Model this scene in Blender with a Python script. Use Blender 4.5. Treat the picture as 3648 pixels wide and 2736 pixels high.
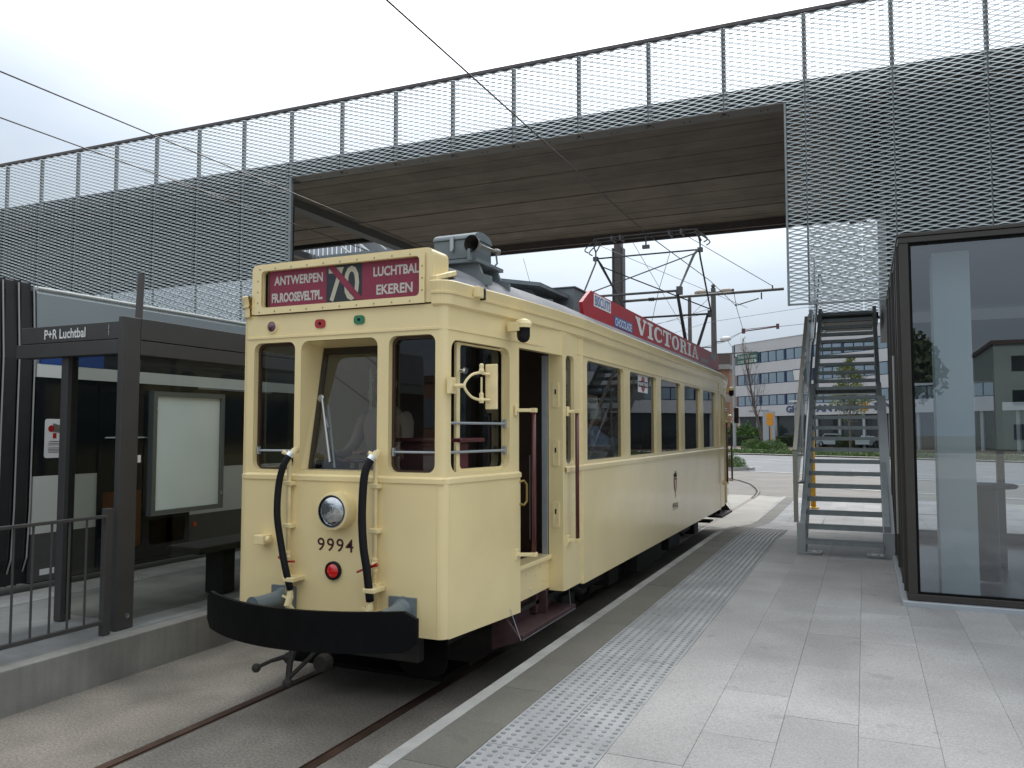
import bpy, math, random
from mathutils import Vector, Matrix
from mathutils.geometry import tessellate_polygon
R = math.radians
random.seed(11)
for o in list(bpy.data.objects):
    bpy.data.objects.remove(o)
SC = bpy.context.scene
COL = SC.collection

# ------------------------------------------------------------------ camera
CAM_H = 1.88
cd = bpy.data.cameras.new('camera')
cam = bpy.data.objects.new('camera', cd)
COL.objects.link(cam)
cam.location = (0, 0, CAM_H)
cam.rotation_euler = (R(90 + 3.346), 0, R(23.829))
cd.sensor_width = 36.0
cd.lens = 36.0 * 2839.0 / 3648.0
cd.clip_start = 0.05
cd.clip_end = 900
SC.camera = cam

# ------------------------------------------------------------------ world / sun
SUN_EL, SUN_AZ = 46.0, 12.0          # azimuth: degrees left of +Y
sd = Vector((-math.sin(R(SUN_AZ)) * math.cos(R(SUN_EL)), math.cos(R(SUN_AZ)) * math.cos(R(SUN_EL)), math.sin(R(SUN_EL))))
w = bpy.data.worlds.new('World')
SC.world = w
w.use_nodes = True
nt = w.node_tree
nt.nodes.clear()
def N(t, **k):
    n = nt.nodes.new(t)
    for a, b in k.items():
        setattr(n, a, b)
    return n
def L(a, b):
    nt.links.new(a, b)
out = N('ShaderNodeOutputWorld'); bg = N('ShaderNodeBackground'); L(bg.outputs[0], out.inputs[0])
sky = N('ShaderNodeTexSky')
sky.sky_type = 'NISHITA'; sky.sun_disc = False
sky.sun_elevation = R(SUN_EL); sky.sun_rotation = R(-SUN_AZ)
sky.air_density = 1.2; sky.dust_density = 2.0
tc = N('ShaderNodeTexCoord')
mp = N('ShaderNodeMapping'); mp.inputs['Scale'].default_value = (1.0, 1.0, 2.6)
L(tc.outputs['Generated'], mp.inputs['Vector'])
nz = N('ShaderNodeTexNoise'); nz.inputs['Scale'].default_value = 2.3; nz.inputs['Detail'].default_value = 7; nz.inputs['Roughness'].default_value = 0.5
L(mp.outputs[0], nz.inputs['Vector'])
# brightness of the cloud deck: more towards the veiled sun
dot = N('ShaderNodeVectorMath', operation='DOT_PRODUCT'); dot.inputs[1].default_value = sd
nrm = N('ShaderNodeVectorMath', operation='NORMALIZE'); L(tc.outputs['Generated'], nrm.inputs[0]); L(nrm.outputs[0], dot.inputs[0])
glow = N('ShaderNodeMapRange'); glow.inputs[1].default_value = 0.60; glow.inputs[2].default_value = 1.0
glow.inputs[3].default_value = 0.0; glow.inputs[4].default_value = 1.0; L(dot.outputs['Value'], glow.inputs[0])
gp = N('ShaderNodeMath', operation='POWER'); gp.inputs[1].default_value = 2.0; L(glow.outputs[0], gp.inputs[0])
ramp = N('ShaderNodeValToRGB')
ramp.color_ramp.elements[0].position = 0.33; ramp.color_ramp.elements[0].color = (0.70, 0.765, 0.85, 1)
ramp.color_ramp.elements[1].position = 0.66; ramp.color_ramp.elements[1].color = (0.93, 0.965, 1.0, 1)
L(nz.outputs[0], ramp.inputs[0])
# elevation: slightly darker and bluer towards the horizon
sx = N('ShaderNodeSeparateXYZ'); L(nrm.outputs[0], sx.inputs[0])
el = N('ShaderNodeMapRange'); el.inputs[1].default_value = 0.12; el.inputs[2].default_value = 0.50; el.inputs[3].default_value = 0.0; el.inputs[4].default_value = 1.0
L(sx.outputs['Z'], el.inputs[0])
elc = N('ShaderNodeValToRGB'); er = elc.color_ramp
er.elements[0].position = 0.10; er.elements[0].color = (0.40, 0.45, 0.50, 1)
er.elements[1].position = 1.0; er.elements[1].color = (1.55, 1.55, 1.55, 1)
e2_ = er.elements.new(0.30); e2_.color = (0.74, 0.77, 0.80, 1)
e3_ = er.elements.new(0.50); e3_.color = (1.14, 1.13, 1.12, 1)
L(sx.outputs['Z'], elc.inputs[0])
m1 = N('ShaderNodeMix', data_type='RGBA', blend_type='MULTIPLY'); m1.inputs[0].default_value = 1.0
L(ramp.outputs[0], m1.inputs[6]); L(elc.outputs[0], m1.inputs[7])
gain = N('ShaderNodeMath', operation='MULTIPLY_ADD'); gain.inputs[1].default_value = 1.3; gain.inputs[2].default_value = 0.92; L(gp.outputs[0], gain.inputs[0])
m2 = N('ShaderNodeVectorMath', operation='SCALE'); L(m1.outputs[2], m2.inputs[0]); L(gain.outputs[0], m2.inputs['Scale'])
# thin sky light through gaps
skys = N('ShaderNodeVectorMath', operation='SCALE'); skys.inputs['Scale'].default_value = 0.07; L(sky.outputs[0], skys.inputs[0])
mx = N('ShaderNodeMix', data_type='RGBA'); mx.inputs[0].default_value = 0.86
L(skys.outputs[0], mx.inputs[6]); L(m2.outputs[0], mx.inputs[7]); L(mx.outputs[2], bg.inputs[0])
bg.inputs[1].default_value = 1.0

sl = bpy.data.lights.new('sun', 'SUN'); sl.energy = 1.1; sl.angle = R(14); sl.color = (1.0, 0.96, 0.9)
so = bpy.data.objects.new('sun', sl); COL.objects.link(so)
so.rotation_euler = (-sd).to_track_quat('-Z', 'Y').to_euler()
so.location = (0, 0, 40)

vs = SC.view_settings
vs.view_transform = 'Standard'; vs.look = 'None'; vs.exposure = 0.46; vs.gamma = 1.0; vs.use_curve_mapping = False

# ------------------------------------------------------------------ materials
MATS = {}
def mat(name, col, rough=0.6, metal=0.0, var=0.0, vscale=6.0, bump=0.0, bscale=60.0, rnd=0.0, coat=0.0, speck=0.0, sscale=180.0,
        world=False, spots=0.0, stain=0.0, emit=None, es=1.0, detail=6, stretch=None, spec=None, streak=0.0):
    m = bpy.data.materials.new(name); m.use_nodes = True
    t = m.node_tree; b = t.nodes['Principled BSDF']
    def n(ty, **k):
        x = t.nodes.new(ty)
        for a, c in k.items():
            setattr(x, a, c)
        return x
    l = t.links.new
    b.inputs['Roughness'].default_value = rough; b.inputs['Metallic'].default_value = metal
    if coat: b.inputs['Coat Weight'].default_value = coat; b.inputs['Coat Roughness'].default_value = 0.12
    if spec is not None: b.inputs['Specular IOR Level'].default_value = spec
    c4 = (col[0], col[1], col[2], 1)
    b.inputs['Base Color'].default_value = c4
    tc = n('ShaderNodeTexCoord') if not world else n('ShaderNodeNewGeometry'); OC = 'Object' if not world else 'Position'; src = tc.outputs[OC]
    if stretch:
        mpn = n('ShaderNodeMapping'); mpn.inputs['Scale'].default_value = stretch; l(src, mpn.inputs[0]); src = mpn.outputs[0]
    cur = None
    def mul(fac_socket, lo, hi):
        nonlocal cur
        mr = n('ShaderNodeMapRange'); mr.inputs[1].default_value = 0.3; mr.inputs[2].default_value = 0.7
        mr.inputs[3].default_value = lo; mr.inputs[4].default_value = hi
        l(fac_socket, mr.inputs[0])
        v = n('ShaderNodeVectorMath', operation='SCALE')
        if cur is None: v.inputs[0].default_value = col[:3]
        else: l(cur, v.inputs[0])
        l(mr.outputs[0], v.inputs['Scale']); cur = v.outputs[0]
    if var:
        a = n('ShaderNodeTexNoise'); a.inputs['Scale'].default_value = vscale; a.inputs['Detail'].default_value = detail; l(src, a.inputs['Vector'])
        mul(a.outputs[0], 1 - var, 1 + var)
    if speck:
        a = n('ShaderNodeTexNoise'); a.inputs['Scale'].default_value = sscale; a.inputs['Detail'].default_value = 6; a.inputs['Roughness'].default_value = 0.85; l(tc.outputs[OC], a.inputs['Vector'])
        mul(a.outputs[0], 1 - speck, 1 + speck)
    if stain:
        a = n('ShaderNodeTexNoise'); a.inputs['Scale'].default_value = 1.3; a.inputs['Detail'].default_value = 5; a.inputs['Distortion'].default_value = 0.6; l(tc.outputs[OC], a.inputs['Vector'])
        mul(a.outputs[0], 1 - stain, 1 + stain * 0.4)
    if spots:
        a = n('ShaderNodeTexNoise'); a.inputs['Scale'].default_value = 5.5; a.inputs['Detail'].default_value = 3; l(tc.outputs[OC], a.inputs['Vector'])
        mr = n('ShaderNodeMapRange'); mr.inputs[1].default_value = 0.66; mr.inputs[2].default_value = 0.70; mr.inputs[3].default_value = 1.0; mr.inputs[4].default_value = 1 - spots; l(a.outputs[0], mr.inputs[0])
        v = n('ShaderNodeVectorMath', operation='SCALE'); l(cur, v.inputs[0]); l(mr.outputs[0], v.inputs['Scale']); cur = v.outputs[0]
    if streak:
        mpn = n('ShaderNodeMapping'); mpn.inputs['Scale'].default_value = (9, 9, 0.5); l(tc.outputs[OC], mpn.inputs[0])
        a = n('ShaderNodeTexNoise'); a.inputs['Scale'].default_value = 2.0; a.inputs['Detail'].default_value = 5; l(mpn.outputs[0], a.inputs['Vector'])
        mul(a.outputs[0], 1 - streak, 1 + streak * 0.4)
    if rnd:
        oi = n('ShaderNodeObjectInfo')
        mr = n('ShaderNodeMapRange'); mr.inputs[3].default_value = 1 - rnd; mr.inputs[4].default_value = 1 + rnd; l(oi.outputs['Random'], mr.inputs[0])
        v = n('ShaderNodeVectorMath', operation='SCALE')
        if cur is None: v.inputs[0].default_value = col[:3]
        else: l(cur, v.inputs[0])
        l(mr.outputs[0], v.inputs['Scale']); cur = v.outputs[0]
    if cur is not None: l(cur, b.inputs['Base Color'])
    if bump:
        a = n('ShaderNodeTexNoise'); a.inputs['Scale'].default_value = bscale; a.inputs['Detail'].default_value = 4; l(src, a.inputs['Vector'])
        bp = n('ShaderNodeBump'); bp.inputs['Strength'].default_value = min(1, bump); bp.inputs['Distance'].default_value = 0.01
        l(a.outputs[0], bp.inputs['Height']); l(bp.outputs[0], b.inputs['Normal'])
        if coat: pass
    if emit:
        b.inputs['Emission Color'].default_value = (*emit, 1); b.inputs['Emission Strength'].default_value = es
    MATS[name] = m
    return m

def glass(name, tint=(0.6, 0.62, 0.62), refl=0.08, grow=1.0, rough=0.0):
    """thin pane: clear tinted transmission plus fresnel reflection"""
    m = bpy.data.materials.new(name); m.use_nodes = True
    t = m.node_tree; t.nodes.clear()
    o = t.nodes.new('ShaderNodeOutputMaterial'); mixn = t.nodes.new('ShaderNodeMixShader')
    tr = t.nodes.new('ShaderNodeBsdfTransparent'); tr.inputs[0].default_value = (*tint, 1)
    gl = t.nodes.new('ShaderNodeBsdfGlossy'); gl.inputs['Roughness'].default_value = rough; gl.inputs[0].default_value = (0.95, 0.97, 1, 1)
    lf = t.nodes.new('ShaderNodeLayerWeight'); lf.inputs[0].default_value = 0.5
    lw = t.nodes.new('ShaderNodeMath'); lw.operation = 'POWER'; lw.inputs[1].default_value = 4.6; t.links.new(lf.outputs['Facing'], lw.inputs[0])
    ma = t.nodes.new('ShaderNodeMath'); ma.operation = 'MULTIPLY_ADD'; ma.inputs[1].default_value = grow; ma.inputs[2].default_value = refl; ma.use_clamp = True
    t.links.new(lw.outputs[0], ma.inputs[0]); t.links.new(ma.outputs[0], mixn.inputs[0])
    t.links.new(tr.outputs[0], mixn.inputs[1]); t.links.new(gl.outputs[0], mixn.inputs[2]); t.links.new(mixn.outputs[0], o.inputs[0])
    MATS[name] = m
    return m

cream = mat('cream_paint', (0.86, 0.70, 0.365), 0.34, var=0.05, vscale=2.2, bump=0.03, bscale=9, coat=0.6, streak=0.0)
cream_d = mat('cream_paint_fittings', (0.86, 0.71, 0.385), 0.4, var=0.08, vscale=12, coat=0.3)
maroon = mat('maroon_paint', (0.085, 0.012, 0.016), 0.35, var=0.15, vscale=10, coat=0.4)
maroon_wood = mat('maroon_wood', (0.05, 0.022, 0.024), 0.6, var=0.25, vscale=14, bump=0.3, bscale=90)
wood_dark = mat('dark_wood_lining', (0.045, 0.022, 0.012), 0.5, var=0.2, vscale=7)
black_paint = mat('black_paint', (0.004, 0.004, 0.0045), 0.55, spec=0.12, var=0.3, vscale=8, bump=0.08, bscale=30)
black_rub = mat('black_rubber', (0.007, 0.007, 0.009), 0.5, spec=0.25, bump=0.1)
dark_iron = mat('greasy_dark_iron', (0.018, 0.015, 0.013), 0.7, var=0.4, vscale=12, bump=0.4)
grey_blue = mat('grey_blue_paint', (0.155, 0.185, 0.195), 0.5, var=0.14, vscale=8, bump=0.1, bscale=40, stain=0.15)
roof_grey = mat('grey_roof_canvas', (0.21, 0.215, 0.225), 0.75, var=0.16, vscale=5, bump=0.25, bscale=80, stain=0.2)
red_sign = mat('red_sign_enamel', (0.36, 0.008, 0.018), 0.4, var=0.08, vscale=5, coat=0.1)
dest_red = mat('destination_blind_red', (0.30, 0.035, 0.075), 0.7, var=0.06, vscale=8)
dest_blk = mat('destination_blind_black', (0.03, 0.038, 0.045), 0.7, var=0.1)
print_w = mat('white_print', (0.66, 0.62, 0.56), 0.6, var=0.08, vscale=30)
print_cream = mat('cream_print', (0.60, 0.56, 0.42), 0.6)
white_pt = mat('white_enamel', (0.75, 0.75, 0.74), 0.5, var=0.05)
blue_print = mat('blue_print', (0.05, 0.14, 0.38), 0.5)
mar_print = mat('maroon_print', (0.05, 0.008, 0.012), 0.5)
green_enamel = mat('green_enamel', (0.01, 0.17, 0.07), 0.3, coat=0.5)
red_enamel = mat('red_enamel', (0.38, 0.008, 0.012), 0.3, coat=0.5)
violet_lens = mat('violet_lens', (0.10, 0.035, 0.06), 0.15, coat=1.0)
red_glow = mat('lit_red_lens', (0.30, 0.004, 0.004), 0.2, coat=1.0, emit=(1.0, 0.02, 0.015), es=0.12)
chrome = mat('chrome', (0.75, 0.76, 0.78), 0.16, metal=1.0)
lens = mat('headlight_glass', (0.55, 0.58, 0.6), 0.12, metal=0.9, bump=0.7, bscale=16)
steel = mat('brushed_steel', (0.42, 0.43, 0.44), 0.35, metal=0.9)
alu = mat('aluminium_grey', (0.40, 0.43, 0.45), 0.45, metal=0.5, var=0.08, vscale=8)
brass = mat('brass', (0.35, 0.25, 0.08), 0.4, metal=0.8)
galv = mat('galvanised_steel', (0.24, 0.27, 0.275), 0.5, metal=0.35, var=0.12, vscale=9)
galv_mesh = mat('galvanised_expanded_metal', (0.50, 0.55, 0.555), 0.45, metal=0.25, var=0.08, vscale=14)
post_grey = mat('grey_post_paint', (0.27, 0.28, 0.285), 0.5, metal=0.3, var=0.1)
brown_rail = mat('oxidised_top_rail', (0.10, 0.085, 0.085), 0.55, var=0.2, vscale=5)
concrete_under = mat('board_marked_soffit', (0.17, 0.142, 0.112), 0.85, var=0.22, vscale=3, rnd=0.13, bump=0.3, bscale=30, stretch=(0.25, 14, 14), stain=0.25)
dark_steel = mat('dark_steel_beam', (0.045, 0.045, 0.046), 0.6, var=0.15)
dark_clad = mat('dark_cladding', (0.03, 0.032, 0.036), 0.5, var=0.1)
anthracite = mat('anthracite_powder_coat', (0.052, 0.05, 0.049), 0.5, var=0.06, vscale=5)
bronze_frame = mat('dark_bronze_frame', (0.055, 0.05, 0.045), 0.42, metal=0.4, var=0.05)
granite = mat('light_grey_granite', (0.285, 0.28, 0.273), 0.7, var=0.10, vscale=1.3, rnd=0.10, bump=0.2, bscale=150, speck=0.40, sscale=75, stain=0.16, spots=0.16, world=True)
granite_dark = mat('dark_grey_slab', (0.125, 0.119, 0.10), 0.75, var=0.12, vscale=2.2, rnd=0.14, bump=0.2, bscale=120, speck=0.3, sscale=75, stain=0.15, spots=0.12, world=True)
kerb_m = mat('pale_kerb_concrete', (0.33, 0.325, 0.305), 0.75, var=0.14, vscale=5, rnd=0.1, bump=0.3, bscale=70, speck=0.2, stain=0.3, world=True)
tactile = mat('tactile_concrete', (0.30, 0.305, 0.305), 0.75, var=0.14, vscale=2.2, rnd=0.08, bump=0.2, bscale=120, speck=0.2, sscale=80, stain=0.3, world=True)
tact_dome = mat('worn_dark_domes', (0.19, 0.205, 0.212), 0.7, var=0.3, vscale=9, bump=0.3, bscale=200, world=True)
left_slab = mat('mid_grey_slab', (0.20, 0.205, 0.20), 0.75, var=0.18, vscale=3, rnd=0.12, bump=0.3, bscale=120, speck=0.2, stain=0.3, world=True)  # left platform paving, darker grey of its own
joint = mat('joint_mortar', (0.26, 0.255, 0.24), 0.9, var=0.2, vscale=30)
concrete = mat('cast_concrete', (0.27, 0.265, 0.24), 0.8, var=0.12, vscale=3, bump=0.3, bscale=50, stain=0.3, speck=0.05, streak=0.12)
aggregate = mat('exposed_aggregate_concrete', (0.205, 0.185, 0.155), 0.85, var=0.14, vscale=1.6, bump=0.4, bscale=120, speck=0.75, sscale=60, stain=0.35)
plaza = mat('pale_plaza_concrete', (0.36, 0.34, 0.30), 0.8, var=0.08, vscale=0.6, bump=0.2, bscale=40, speck=0.08, sscale=60, stain=0.15)
asph_brown = mat('brownish_asphalt', (0.20, 0.185, 0.165), 0.85, var=0.1, vscale=0.6, bump=0.3, bscale=60, speck=0.12, sscale=60, stain=0.15)
asphalt = mat('grey_asphalt', (0.17, 0.175, 0.18), 0.8, var=0.1, vscale=0.25, bump=0.3, bscale=40, speck=0.12, sscale=40, stain=0.12, stretch=(1, 1, 1))
road_white = mat('road_marking_white', (0.62, 0.62, 0.60), 0.7, var=0.1, vscale=3)
ground_m = mat('verge_ground', (0.12, 0.115, 0.09), 0.9, var=0.3, vscale=0.3, speck=0.2, sscale=8)
rust = mat('rusty_rail', (0.10, 0.055, 0.038), 0.55, metal=0.3, var=0.35, vscale=9, bump=0.2, bscale=60)
rail_top = mat('worn_rail_top', (0.12, 0.075, 0.055), 0.4, metal=0.6, var=0.25, vscale=6)
groove = mat('rail_groove_dark', (0.02, 0.014, 0.01), 0.9, var=0.3)  # near-black tone for the rail groove
leaf = mat('hedge_leaf', (0.035, 0.06, 0.018), 0.55, rnd=0.1, var=0.45, vscale=1.4)
leaf_l = mat('fresh_leaf', (0.065, 0.135, 0.02), 0.5, var=0.45, vscale=1.8)
leaf_y = mat('yellow_green_leaf', (0.13, 0.16, 0.03), 0.5, var=0.4, vscale=1.2)
grass_m = mat('grass_blades', (0.06, 0.115, 0.02), 0.6, var=0.5, vscale=0.8)
bark = mat('reddish_bark', (0.09, 0.06, 0.05), 0.8, var=0.3, vscale=4, bump=0.3)
bark_g = mat('grey_bark', (0.10, 0.09, 0.075), 0.8, var=0.3, vscale=4, bump=0.3)
office_white = mat('office_panel_white', (0.52, 0.52, 0.53), 0.6, var=0.05, vscale=0.4, streak=0.08)
office_blue = mat('office_blue_frame', (0.02, 0.035, 0.10), 0.5)
office_glass = mat('office_glass', (0.30, 0.36, 0.40), 0.08, metal=0.75, var=0.12, vscale=0.35)
shop_glass = mat('shopfront_glass', (0.025, 0.03, 0.032), 0.08, var=0.3, vscale=0.5)
brick_m = mat('orange_brick', (0.24, 0.13, 0.085), 0.8, var=0.15, vscale=2, speck=0.2, sscale=12)
brown_fascia = mat('brown_fascia', (0.09, 0.065, 0.055), 0.7)
stone_band = mat('grey_stone_band', (0.25, 0.24, 0.23), 0.8, var=0.1)
pole_m = mat('brown_grey_pole_paint', (0.085, 0.072, 0.068), 0.5, var=0.12, vscale=3)
pole_grey = mat('pale_grey_pole', (0.27, 0.30, 0.31), 0.5, var=0.08)
wire_m = mat('dark_wire', (0.03, 0.028, 0.027), 0.5, metal=0.4)
wire_l = mat('pale_steel_wire', (0.20, 0.21, 0.23), 0.5, metal=0.4)
panto_m = mat('pantograph_steel', (0.10, 0.10, 0.10), 0.5, metal=0.4, var=0.25, vscale=5)
panto_l = mat('pantograph_pale_tube', (0.24, 0.24, 0.22), 0.5, metal=0.3, var=0.2, vscale=6)
yellow = mat('yellow_pole_paint', (0.62, 0.33, 0.008), 0.45, var=0.1)
orange = mat('orange_logo', (0.70, 0.28, 0.01), 0.5)
green_banner = mat('green_banner', (0.02, 0.11, 0.075), 0.6)
sign_grey = mat('pylon_grey', (0.36, 0.39, 0.41), 0.6)
lampshade = mat('lamp_head_beige', (0.33, 0.29, 0.24), 0.5)
tram_grey = mat('tram_silver_grey', (0.25, 0.285, 0.29), 0.35, var=0.05, vscale=1, coat=0.3)
tram_white = mat('tram_white', (0.62, 0.64, 0.60), 0.35, coat=0.3, var=0.04, vscale=2)
tram_black = mat('tram_black_panel', (0.008, 0.011, 0.014), 0.12, coat=0.6)
tram_skirt = mat('tram_skirt_grey', (0.075, 0.075, 0.07), 0.5, var=0.1)
bellows_m = mat('rubber_bellows', (0.02, 0.02, 0.021), 0.6, var=0.2, vscale=4)
bellows_rib = mat('bellows_rib_edge', (0.38, 0.38, 0.36), 0.5)
blue_panel = mat('tram_blue_panel', (0.015, 0.06, 0.24), 0.4, coat=0.3)
orange_door = mat('tram_inner_orange', (0.14, 0.05, 0.012), 0.5)
poster_m = mat('blank_poster_glass', (0.50, 0.58, 0.56), 0.3, var=0.05, vscale=2, coat=0.6)
skin = mat('skin', (0.42, 0.25, 0.18), 0.5)
white_hair = mat('white_hair', (0.62, 0.60, 0.57), 0.8, bump=0.5, bscale=150)
shirt_blue = mat('blue_shirt', (0.24, 0.32, 0.46), 0.8, bump=0.3, bscale=60)
shirt_beige = mat('beige_shirt', (0.42, 0.31, 0.24), 0.8, bump=0.2, bscale=60)
trousers = mat('dark_trousers', (0.03, 0.03, 0.035), 0.8)
column_w = mat('white_column', (0.80, 0.84, 0.80), 0.6)
interior_floor = mat('dark_floor', (0.11, 0.12, 0.13), 0.35, var=0.1)
car_pale = mat('pale_blue_car_paint', (0.26, 0.32, 0.34), 0.25, coat=0.8)
car_dark = mat('dark_car_paint', (0.05, 0.055, 0.065), 0.25, coat=0.8)
tyre = mat('tyre_rubber', (0.012, 0.012, 0.012), 0.8)
office_green = mat('pale_green_facade', (0.30, 0.36, 0.33), 0.7, var=0.06, vscale=0.5)
pane = glass('tram_window_glass', (0.58, 0.62, 0.62), 0.05, 0.9)
shelter_glass = glass('shelter_glass', (0.60, 0.61, 0.57), 0.02, 0.6)
pav_glass = glass('pavilion_glass', (0.50, 0.56, 0.60), 0.17, 1.3)
bal_glass = glass('balustrade_glass', (0.80, 0.86, 0.86), 0.05, 1.0)

# ------------------------------------------------------------------ geometry helpers
class MB:
    def __init__(s):
        s.v = []; s.f = []; s.mi = []
    def add(s, vs, fs, m=0):
        b = len(s.v)
        s.v += [tuple(p) for p in vs]
        for f in fs:
            s.f.append([b + i for i in f]); s.mi.append(m)
        return s
    def box(s, x0, x1, y0, y1, z0, z1, m=0):
        x0, x1 = sorted((x0, x1)); y0, y1 = sorted((y0, y1)); z0, z1 = sorted((z0, z1))
        return s.add([(x0, y0, z0), (x1, y0, z0), (x1, y1, z0), (x0, y1, z0), (x0, y0, z1), (x1, y0, z1), (x1, y1, z1), (x0, y1, z1)],
                     [(0, 3, 2, 1), (4, 5, 6, 7), (0, 1, 5, 4), (1, 2, 6, 5), (2, 3, 7, 6), (3, 0, 4, 7)], m)
    def bar(s, a, b, w, h, up=(0, 0, 1), m=0):
        """box beam from a to b, w wide sideways, h along up"""
        a = Vector(a); b = Vector(b); d = (b - a).normalized(); up = Vector(up)
        r = d.cross(up)
        if r.length < 1e-5: r = d.cross(Vector((1, 0, 0)))
        r.normalize(); u = r.cross(d).normalized()
        vs = []
        for p in (a, b):
            for i, j in ((-1, -1), (1, -1), (1, 1), (-1, 1)):
                vs.append(p + r * (i * w / 2) + u * (j * h / 2))
        return s.add(vs, [(0, 3, 2, 1), (4, 5, 6, 7), (0, 1, 5, 4), (1, 2, 6, 5), (2, 3, 7, 6), (3, 0, 4, 7)], m)
    def tube(s, pts, r, n=8, m=0, cap=True):
        pts = [Vector(p) for p in pts]
        rs = r if isinstance(r, (list, tuple)) else [r] * len(pts)
        d0 = (pts[1] - pts[0]).normalized()
        u = d0.cross(Vector((0, 0, 1)))
        if u.length < 1e-3: u = Vector((1, 0, 0))
        u.normalize()
        vs = []
        for i, p in enumerate(pts):
            if i == 0: d = d0
            elif i == len(pts) - 1: d = (pts[i] - pts[i - 1]).normalized()
            else: d = ((pts[i] - pts[i - 1]).normalized() + (pts[i + 1] - pts[i]).normalized()).normalized()
            u = (u - d * u.dot(d)).normalized(); v = d.cross(u)
            for k in range(n):
                a = 2 * math.pi * k / n
                vs.append(p + u * (math.cos(a) * rs[i]) + v * (math.sin(a) * rs[i]))
        fs = []
        for i in range(len(pts) - 1):
            for k in range(n):
                fs.append((i * n + k, i * n + (k + 1) % n, (i + 1) * n + (k + 1) % n, (i + 1) * n + k))
        if cap:
            fs.append(tuple(range(n - 1, -1, -1))); fs.append(tuple(range((len(pts) - 1) * n, len(pts) * n)))
        return s.add(vs, fs, m)
    def lathe(s, prof, org, axis=(0, 0, 1), n=20, m=0):
        """prof: (radius, height along axis)"""
        ax = Vector(axis).normalized(); org = Vector(org)
        u = ax.cross(Vector((0, 0, 1)))
        if u.length < 1e-3: u = Vector((1, 0, 0))
        u.normalize(); v = ax.cross(u)
        vs = []; fs = []
        for r_, h_ in prof:
            for k in range(n):
                a = 2 * math.pi * k / n
                vs.append(org + ax * h_ + u * (math.cos(a) * r_) + v * (math.sin(a) * r_))
        for i in range(len(prof) - 1):
            for k in range(n):
                fs.append((i * n + k, i * n + (k + 1) % n, (i + 1) * n + (k + 1) % n, (i + 1) * n + k))
        fs.append(tuple(range(n))); fs.append(tuple(range((len(prof) - 1) * n, len(prof) * n)))
        return s.add(vs, fs, m)
    def plate(s, outer, holes, M, t, m=0):
        """flat plate with holes; local xy outline, thickness t along local +z, placed by M"""
        loops = [outer] + list(holes)
        tris = tessellate_polygon([[Vector((x, y, 0)) for x, y in lp] for lp in loops])
        flat = [p for lp in loops for p in lp]
        nf = len(flat)
        vs = [M @ Vector((x, y, 0)) for x, y in flat] + [M @ Vector((x, y, t)) for x, y in flat]
        fs = []
        for a, b, c in tris:
            fs.append((a, b, c)); fs.append((c + nf, b + nf, a + nf))
        o = 0
        for lp in loops:
            k = len(lp)
            for i in range(k):
                fs.append((o + i, o + (i + 1) % k, nf + o + (i + 1) % k, nf + o + i))
            o += k
        return s.add(vs, fs, m)
    def sweep(s, path, prof, closed=False, m=0):
        """path: 2D (x,y) polyline; prof: (outward offset, z); outward = right of travel"""
        n = len(path); P = [Vector((p[0], p[1])) for p in path]
        offs = []
        for i in range(n):
            if closed or 0 < i < n - 1:
                a = (P[i] - P[i - 1]).normalized(); b = (P[(i + 1) % n] - P[i]).normalized()
            elif i == 0:
                a = b = (P[1] - P[0]).normalized()
            else:
                a = b = (P[-1] - P[-2]).normalized()
            na = Vector((a.y, -a.x)); nb = Vector((b.y, -b.x)); q = (na + nb)
            q = q.normalized() / max(0.3, q.normalized().dot(na)) if q.length > 1e-6 else na
            offs.append(q)
        k = len(prof); vs = []; fs = []
        for i in range(n):
            for o_, z_ in prof:
                p = P[i] + offs[i] * o_; vs.append((p.x, p.y, z_))
        for i in range(n if closed else n - 1):
            j = (i + 1) % n
            for q in range(k - 1):
                fs.append((i * k + q, j * k + q, j * k + q + 1, i * k + q + 1))
        return s.add(vs, fs, m)
    def ball(s, c, r, n=10, m=0, sc=(1, 1, 1)):
        c = Vector(c); vs = []; fs = []; h = n // 2
        for i in range(h + 1):
            th = math.pi * i / h
            for k in range(n):
                a = 2 * math.pi * k / n
                vs.append(c + Vector((r * sc[0] * math.sin(th) * math.cos(a), r * sc[1] * math.sin(th) * math.sin(a), r * sc[2] * math.cos(th))))
        for i in range(h):
            for k in range(n):
                fs.append((i * n + k, i * n + (k + 1) % n, (i + 1) * n + (k + 1) % n, (i + 1) * n + k))
        return s.add(vs, fs, m)
    def mapped(s, fn):
        q = MB(); q.v = [tuple(fn(Vector(p))) for p in s.v]; q.f = s.f; q.mi = s.mi
        return q
    def mesh(s, name, mats, smooth=False, shift=(0, 0, 0)):
        me = bpy.data.meshes.new(name)
        sx_, sy_, sz_ = shift
        me.from_pydata([(a - sx_, b - sy_, c - sz_) for a, b, c in s.v], [], s.f)
        for mm in (mats if isinstance(mats, (list, tuple)) else [mats]): me.materials.append(mm)
        if any(s.mi): me.polygons.foreach_set('material_index', s.mi)
        if smooth: me.polygons.foreach_set('use_smooth', [True] * len(me.polygons))
        me.validate(); me.update()
        return me

def rr(x0, x1, y0, y1, r=0.05, bottom=True, n=4):
    pts = []
    for cx_, cy_, a0, on in ((x1, y0, -90, bottom), (x1, y1, 0, True), (x0, y1, 90, True), (x0, y0, 180, bottom)):
        q = r if on else 0.004
        ix = cx_ - q if cx_ == x1 else cx_ + q; iy = cy_ - q if cy_ == y1 else cy_ + q
        for k in range(n + 1):
            a = R(a0 + 90 * k / n); pts.append((ix + q * math.cos(a), iy + q * math.sin(a)))
    return pts

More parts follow.
